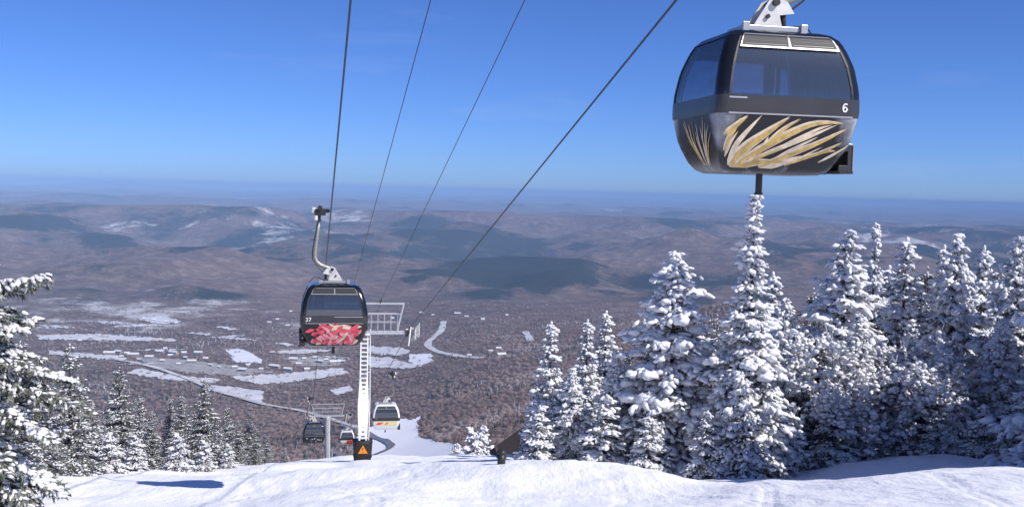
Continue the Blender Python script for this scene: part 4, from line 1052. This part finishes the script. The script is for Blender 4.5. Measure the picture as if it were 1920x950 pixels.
# left of the slope
near = stand('near', -105, 330, 28, 1.0, 'nearest fir, dark green with snow-tipped drooping boughs at the left edge', grp=LG, rz=0.0)
for key, px, top, dep, w, lab in (
        ('green', 128, 645, 50, .95, 'dark green fir whose thin tip rises beside the nearest boughs'), ('green', 40, 640, 42, 1.0, 'green fir mostly hidden behind the nearest boughs'),
        ('frosty', 225, 688, 64, 1.0, 'pointed frosty fir, first distinct one right of the nearest boughs'), ('frosty', 385, 706, 67, .95, 'pointed frosty fir, tallest in the middle of the left group'),
        ('frosty', 342, 738, 73, .8, 'thin frosty fir tip, right of a pair left of the tallest'), ('frosty', 318, 744, 74, .75, 'thin frosty fir tip, left of a pair left of the tallest'),
        ('frosty', 447, 786, 74, .9, 'frosty fir, left of the two tips nearest the lift line'), ('frosty', 466, 770, 78, .85, 'frosty fir, right of the two tips nearest the lift line'),
        ('green', 175, 752, 54, 1.0, 'dark fir in front of the first pointed frosty fir'), ('green', 95, 740, 48, 1.0, 'dark fir low beside the nearest boughs'),
        ('frosty', 260, 742, 72, 1.0, 'frosty fir behind the right side of the first pointed one'), ('green', 205, 770, 60, 1.1, 'dark fir at the left foot of the first pointed frosty fir'), ('frosty', 425, 760, 82, .9, 'frosty fir behind the right side of the tallest left one'), ('frosty', 500, 815, 84, 1.0, 'frosty fir nearest the lift line, rightmost of the left group'), ('green', 320, 800, 64, 1.2, 'dark fir in front of the pair of thin tips'),
        ('frosty', 365, 770, 76, 1.1, 'frosty fir behind the left foot of the tallest left one'), ('green', 150, 720, 60, 1.0, 'dark fir right of the thin dark tip beside the nearest boughs'), ('frosty', 480, 800, 70, 1.0, 'frosty fir in front of the two tips nearest the lift line'), ('frosty', 535, 838, 92, 1.1, 'small frosty fir at the end of the left group beyond the crest'),
        ('frosty', 285, 770, 68, 1.0, 'frosty fir between the two pointed ones'), ('frosty', 415, 800, 70, 1.1, 'frosty fir low at the right foot of the tallest left one')):
    stand(key, px, top, dep, w, lab, grp=LG)
for px, top, dep, w, lab in ((335, 812, 60, 1.2, 'bright white young fir on the left crest'), (255, 815, 56, 1.2, 'young fir on the left crest below the first pointed fir'), (385, 825, 62, 1.2, 'young fir on the left crest below the tallest left one'),
                             (430, 832, 66, 1.1, 'young fir on the left crest, next to last toward the lift line'), (480, 838, 71, 1.1, 'young fir on the left crest nearest the lift line'), (205, 812, 53, 1.2, 'young fir on the left crest beside the dark firs'),
                             (888, 802, 112, 1.1, 'small snowy fir standing alone beyond the middle of the crest'), (905, 797, 118, .9, 'thin snowy fir just right of the lone one beyond the crest'), (858, 830, 108, 1.1, 'tiny snowy fir left of the lone one beyond the crest'),
                             (948, 848, 74, 1.3, 'tiny white sapling at the shaded edge left of the tall right firs')):
    stand('young', px, top, dep, w, lab, grp='young firs on the crest')
# ------------------------------------------------------------------ trees beside the slope, out of view on the right, that shade the right-hand firs
for i, (x, y, hgt) in enumerate(((30, 51, 17), (33, 56, 17), (28, 44, 17), (25.5, 36, 17), (32, 46, 18), (24.5, 29, 15), (29.5, 39, 18))):
    z = Hs(x, y); p = PROTO['broad']
    r = empty('fir_tree', (x, y, z - .2), i * 1.3); r.scale = (hgt / p['h'] * .95,) * 2 + (hgt / p['h'],)
    tag(r, 'tall snowy fir beside the slope beyond the right edge of the view', 'fir tree', 'firs beyond the right edge')
    for nm in ('trunk', 'crown', 'snow'):
        o = bpy.data.objects.new({'snow': 'snow_load'}.get(nm, nm), p[nm]); COL.objects.link(o); o.parent = r

# ------------------------------------------------------------------ hardwood forest of the valley sides: one mass of small crowns
def inside(poly, x, y):
    r = np.zeros(len(x), bool); n = len(poly); j = n - 1
    for i in range(n):
        xi, yi = poly[i]; xj, yj = poly[j]
        c = ((yi > y) != (yj > y)) & (x < (xj - xi) * (y - yi) / (yj - yi + 1e-12) + xi); r ^= c; j = i
    return r
def forest(name, n, rmin, rmax, seed, size, m, keep, spire=False):
    rs = np.random.RandomState(seed)
    u = rs.uniform(0, 1, n); R = rmin * (rmax / rmin) ** u ** .9; A = rs.uniform(math.radians(-31), math.radians(31), n)
    x = R * np.sin(A); y = R * np.cos(A)
    ok = keep(x, y, R, rs)
    for P in CLEAR:
        lo, hi = P.min(0), P.max(0); cand = ok & (x > lo[0] - 10) & (x < hi[0] + 10) & (y > lo[1] - 10) & (y < hi[1] + 10)
        idx = np.where(cand)[0]
        if len(idx): ok[idx[inside(P, x[idx], y[idx]) & (rs.uniform(0, 1, len(idx)) > (0 if P is TRAIL else .12))]] = False
    x, y, R = x[ok], y[ok], R[ok]; n = len(x); z = H(x, y)
    h = rs.uniform(.6, 1.15, n) * size; w = h * (rs.uniform(.14, .19, n) if spire else rs.uniform(.45, 1.05, n)); k = 5
    ang = np.arange(k) * 2 * math.pi / k
    a0 = rs.uniform(0, 6.28, (n, 1)) + ang[None]
    def rg(f, zf): 
        rr = w[:, None] * f * rs.uniform(.6, 1.3, (n, k)); return np.stack([x[:, None] + rr * np.cos(a0), y[:, None] + rr * np.sin(a0), z[:, None] + h[:, None] * (zf + rs.uniform(-.06, .06, (n, k)))], -1)
    if spire: V = np.concatenate([rg(1.0, .06), rg(.55, .5), np.stack([x, y, z + h], -1)[:, None]], 1)
    else: V = np.concatenate([rg(.35, .02), rg(1.0, .62), np.stack([x + rs.normal(0, .1, n) * h, y, z + h], -1)[:, None]], 1)
    q = []
    for i in range(k):
        j = (i + 1) % k; q += [(i, j, k + j), (i, k + j, k + i), (k + i, k + j, 2 * k)]
    q = np.array(q); Fc = (q[None] + (np.arange(n) * (2 * k + 1))[:, None, None]).reshape(-1, 3)
    o = mk(name, V.reshape(-1, 3), Fc, m, smooth=True)
    a = o.data.attributes.new('tone', 'FLOAT', 'POINT'); a.data.foreach_set('value', np.repeat(np.clip(rs.uniform(0, .7, n) + .9 * fbm(x / 200, y / 300, 3, 300) + .15, 0, 1), 2 * k + 1).astype(np.float32))
    return o
def tone_mat(name, stops, alpha=1.0):
    m = bpy.data.materials.new(name); m.use_nodes = True; nt = m.node_tree; b = nt.nodes['Principled BSDF']; b.inputs['Roughness'].default_value = .95; b.inputs['Specular IOR Level'].default_value = .1
    a = nt.nodes.new('ShaderNodeAttribute'); a.attribute_name = 'tone'; r = nt.nodes.new('ShaderNodeValToRGB'); e = r.color_ramp.elements
    e[0].position, e[0].color = stops[0][0], (*stops[0][1], 1); e[1].position, e[1].color = stops[-1][0], (*stops[-1][1], 1)
    for p, c in stops[1:-1]: q = e.new(p); q.color = (*c, 1)
    nt.links.new(a.outputs['Fac'], r.inputs[0]); nt.links.new(r.outputs[0], b.inputs['Base Color']); b.inputs['Alpha'].default_value = alpha
    return m
M_WOODS = tone_mat('bare_hardwood_crowns', [(0, (.25, .182, .165)), (.6, (.32, .24, .22)), (.95, (.39, .30, .28)), (1, (.46, .40, .385))], .36)      # leafless crowns: light comes through
M_DWOODS = tone_mat('far_conifer_crowns', [(0, (.025, .033, .03)), (.7, (.06, .068, .06)), (1, (.40, .41, .43))])
def keep_wood(x, y, R, rs):
    return rs.uniform(0, 1, len(x)) > sstep(3300, 5600, R)
f1 = forest('hardwood_forest', 54000, 650, 5600, 5, 8.0, M_WOODS, keep_wood); tag(f1, 'purple-brown bare hardwood forest covering the valley sides', 'forest', kind='stuff')
def keep_con(x, y, R, rs):
    c = fbm(x / 150, y / 220, 3, 230); return c > .22 + .2 * rs.uniform(-.5, .5, len(x))
f2 = forest('conifer_woods', 26000, 700, 4300, 6, 13, M_DWOODS, keep_con, True); tag(f2, 'dark conifers scattered in patches through the valley woods', 'forest', kind='stuff')

# ------------------------------------------------------------------ houses of the valley village
M_WALL1 = mat('tan_siding', (.34, .29, .25), .8, var=.1, vscale=.5); M_WALL2 = mat('grey_siding', (.24, .23, .24), .8, var=.1, vscale=.5); M_ROOFS = mat('snowy_roof', (.62, .62, .65), .8, var=.05, vscale=.3); M_WIN = mat('window_glass', (.05, .06, .08), .1)
def house_mesh(w, d, hh, wall):
    r = {}
    m = MB(); m.add([(-w/2,-d/2,0),(w/2,-d/2,0),(w/2,d/2,0),(-w/2,d/2,0),(-w/2,-d/2,hh),(w/2,-d/2,hh),(w/2,d/2,hh),(-w/2,d/2,hh),(-w/2,0,hh+d*.32),(w/2,0,hh+d*.32)],
        [(0,1,5,4),(2,3,7,6),(1,2,6,9,5),(3,0,4,8,7),(3,2,1,0)])
    r['wall'] = (m, wall)
    m = MB(); e = .8
    for s in (-1, 1):
        a = [(-w/2-e, s*(d/2+e), hh-e*.6), (w/2+e, s*(d/2+e), hh-e*.6), (w/2+e, 0, hh+d*.32+.1), (-w/2-e, 0, hh+d*.32+.1)]
        b = [(x, y, z+.5) for x, y, z in a]; m.add(a+b, [(0,1,2,3),(4,5,6,7),(0,1,5,4),(1,2,6,5),(2,3,7,6),(3,0,4,7)])
    r['roof'] = (m, M_ROOFS)
    m = MB()
    for x in np.linspace(-w/2+2, w/2-2, max(2, int(w/4))):
        for z in np.arange(1.6, hh-.5, 2.8): m.box((x, -d/2-.03, z), (1.4, .08, 1.3)); m.box((x, d/2+.03, z), (1.4, .08, 1.3))
    r['window'] = (m, M_WIN)
    out = {}
    for k, (mb, mt) in r.items():
        o = mb.build(k, mt); out[k] = o.data; bpy.data.objects.remove(o)
    return out
HM = [house_mesh(16, 10, 6, M_WALL1), house_mesh(12, 9, 5.5, M_WALL2), house_mesh(34, 13, 9, M_WALL1), house_mesh(26, 12, 8, M_WALL2)]
rnd = random.Random(3)
VILL = [(262, 676, 1), (280, 672, 3), (305, 678, 0), (335, 684, 1), (360, 680, 3), (395, 686, 0), (412, 690, 1), (440, 690, 0), (455, 696, 3), (348, 672, 1), (385, 674, 0), (550, 676, 3), (570, 674, 1), (592, 672, 0), (612, 676, 1), (640, 680, 3), (560, 684, 0), (465, 686, 1), (228, 670, 1), (320, 668, 0), (205, 665, 2), (222, 662, 3), (238, 664, 0), (250, 668, 2), (300, 662, 3), (325, 664, 2), (345, 663, 0), (372, 664, 3), (270, 598, 1), (288, 601, 0), (312, 604, 0), (330, 607, 1), (505, 606, 0), (520, 600, 1), (540, 612, 0),
        (545, 585, 1), (628, 682, 2), (600, 680, 3), (515, 690, 2), (540, 695, 3), (575, 694, 0), (490, 694, 1), (310, 655, 1), (790, 588, 0), (812, 592, 1), (858, 590, 3), (875, 595, 0), (920, 660, 1), (935, 655, 0), (940, 668, 3), (880, 668, 1),
        (905, 600, 0), (950, 592, 1), (735, 598, 0), (150, 640, 1), (185, 640, 0)]
for i, (px, py, k) in enumerate(VILL):
    q = hit(px, py, 300)
    far = q[1] > 3300
    r = empty('house', (q[0], q[1], float(q[2]) - .6), rnd.uniform(-.5, .5)); reg = 'on the upper left rise' if py < 645 and px < 350 else 'along the left valley road' if px < 400 else 'by the right-hand valley road' if px > 700 else 'on the middle rise behind the rose cabin' if py < 620 else 'beside the long snow field in mid valley'; tag(r, 'small snow-roofed house ' + reg, 'house', 'houses ' + reg)
    for nm, me in HM[k].items():
        o = bpy.data.objects.new(nm, me); COL.objects.link(o); o.parent = r
        if nm == 'window': o['kind'] = 'stuff'

# ------------------------------------------------------------------ small things on the crest
M_PLANK = mat('brown_boards', (.085, .052, .036), .85, var=.25, vscale=3); 
# dim brown hut, its gable to the slope, behind the first of the right-hand firs
def hut(px, ridge_py, depth, wid, eave, length, label):
    tip = at(px, ridge_py, depth); bz = Hs(tip[0], tip[1]); rise = wid * .36; hh = float(tip[2]) - bz - rise
    r = empty('hut', (tip[0], tip[1], bz - .3), .12); tag(r, label, 'hut'); hh += .3
    n = int(wid / .3)
    for i in range(n):
        x0, x1 = -wid / 2 + i * wid / n + .012, -wid / 2 + (i + 1) * wid / n - .012
        top = lambda x: hh + rise * (1 - abs(x) / (wid / 2))
        m = MB(); m.add([(x0, -.05, 0), (x1, -.05, 0), (x1, -.05, top(x1)), (x0, -.05, top(x0)), (x0, 0, 0), (x1, 0, 0), (x1, 0, top(x1)), (x0, 0, top(x0))], [(0, 1, 2, 3), (1, 5, 6, 2), (4, 0, 3, 7), (3, 2, 6, 7)]); m.build('board', M_PLANK, r)
    m = MB(); m.box((0, length / 2, hh / 2), (wid - .05, length - .04, hh)); m.build('wall', M_PLANK, r)
    for sx in (-1, 1):
        m = MB(); a = [(sx * (wid / 2 + eave), -.5, hh - eave * .72), (0, -.5, hh + rise + .02), (0, length, hh + rise + .02), (sx * (wid / 2 + eave), length, hh - eave * .72)]
        m.add(a + [(x, y, z + .16) for x, y, z in a], [(0, 1, 2, 3), (7, 6, 5, 4), (0, 4, 5, 1), (1, 5, 6, 2), (2, 6, 7, 3), (3, 7, 4, 0)]); m.build('roof', M_PLANK, r)
    return r
hut(1008, 824, 92, 6.6, .4, 6, 'dim brown boarded hut half hidden left of the tall right firs')
q = hit(940, 869); m = MB(); m.cyl((0, 0, -.1), (0, 0, .42), .16, 12); m.cyl((-.2, 0, .3), (.2, 0, .3), .07, 10)
V = ICO2[0] * .2; m.add([(x, y, z * .7 + .46) for x, y, z in V], [tuple(f) for f in ICO2[1]])
o = m.build('hydrant', M_GRIP, None, True); o.location = [float(c) for c in q]; tag(o, 'small dark snowmaking hydrant in the blue shade at the tree edge', 'hydrant')

# ------------------------------------------------------------------ air
hz_ = 84000.0; zt_, zb_ = 30.0, -900.0
m = MB(); m.box((0, 0, (zt_ + zb_) / 2), (2 * hz_, 2 * hz_, zt_ - zb_)); hb = m.build('haze', [], None)
hm = bpy.data.materials.new('haze_air'); hm.use_nodes = True; nt = hm.node_tree; nt.nodes.remove(nt.nodes['Principled BSDF'])
pv = nt.nodes.new('ShaderNodeVolumePrincipled'); pv.inputs['Color'].default_value = (.40, .63, 1.0, 1); pv.inputs['Density'].default_value = 4.1e-5; pv.inputs['Anisotropy'].default_value = -0.3
nt.links.new(pv.outputs[0], nt.nodes['Material Output'].inputs['Volume'])
hb.data.materials.append(hm); tag(hb, 'pale blue haze lying over the valley and far hills', 'haze', kind='stuff')
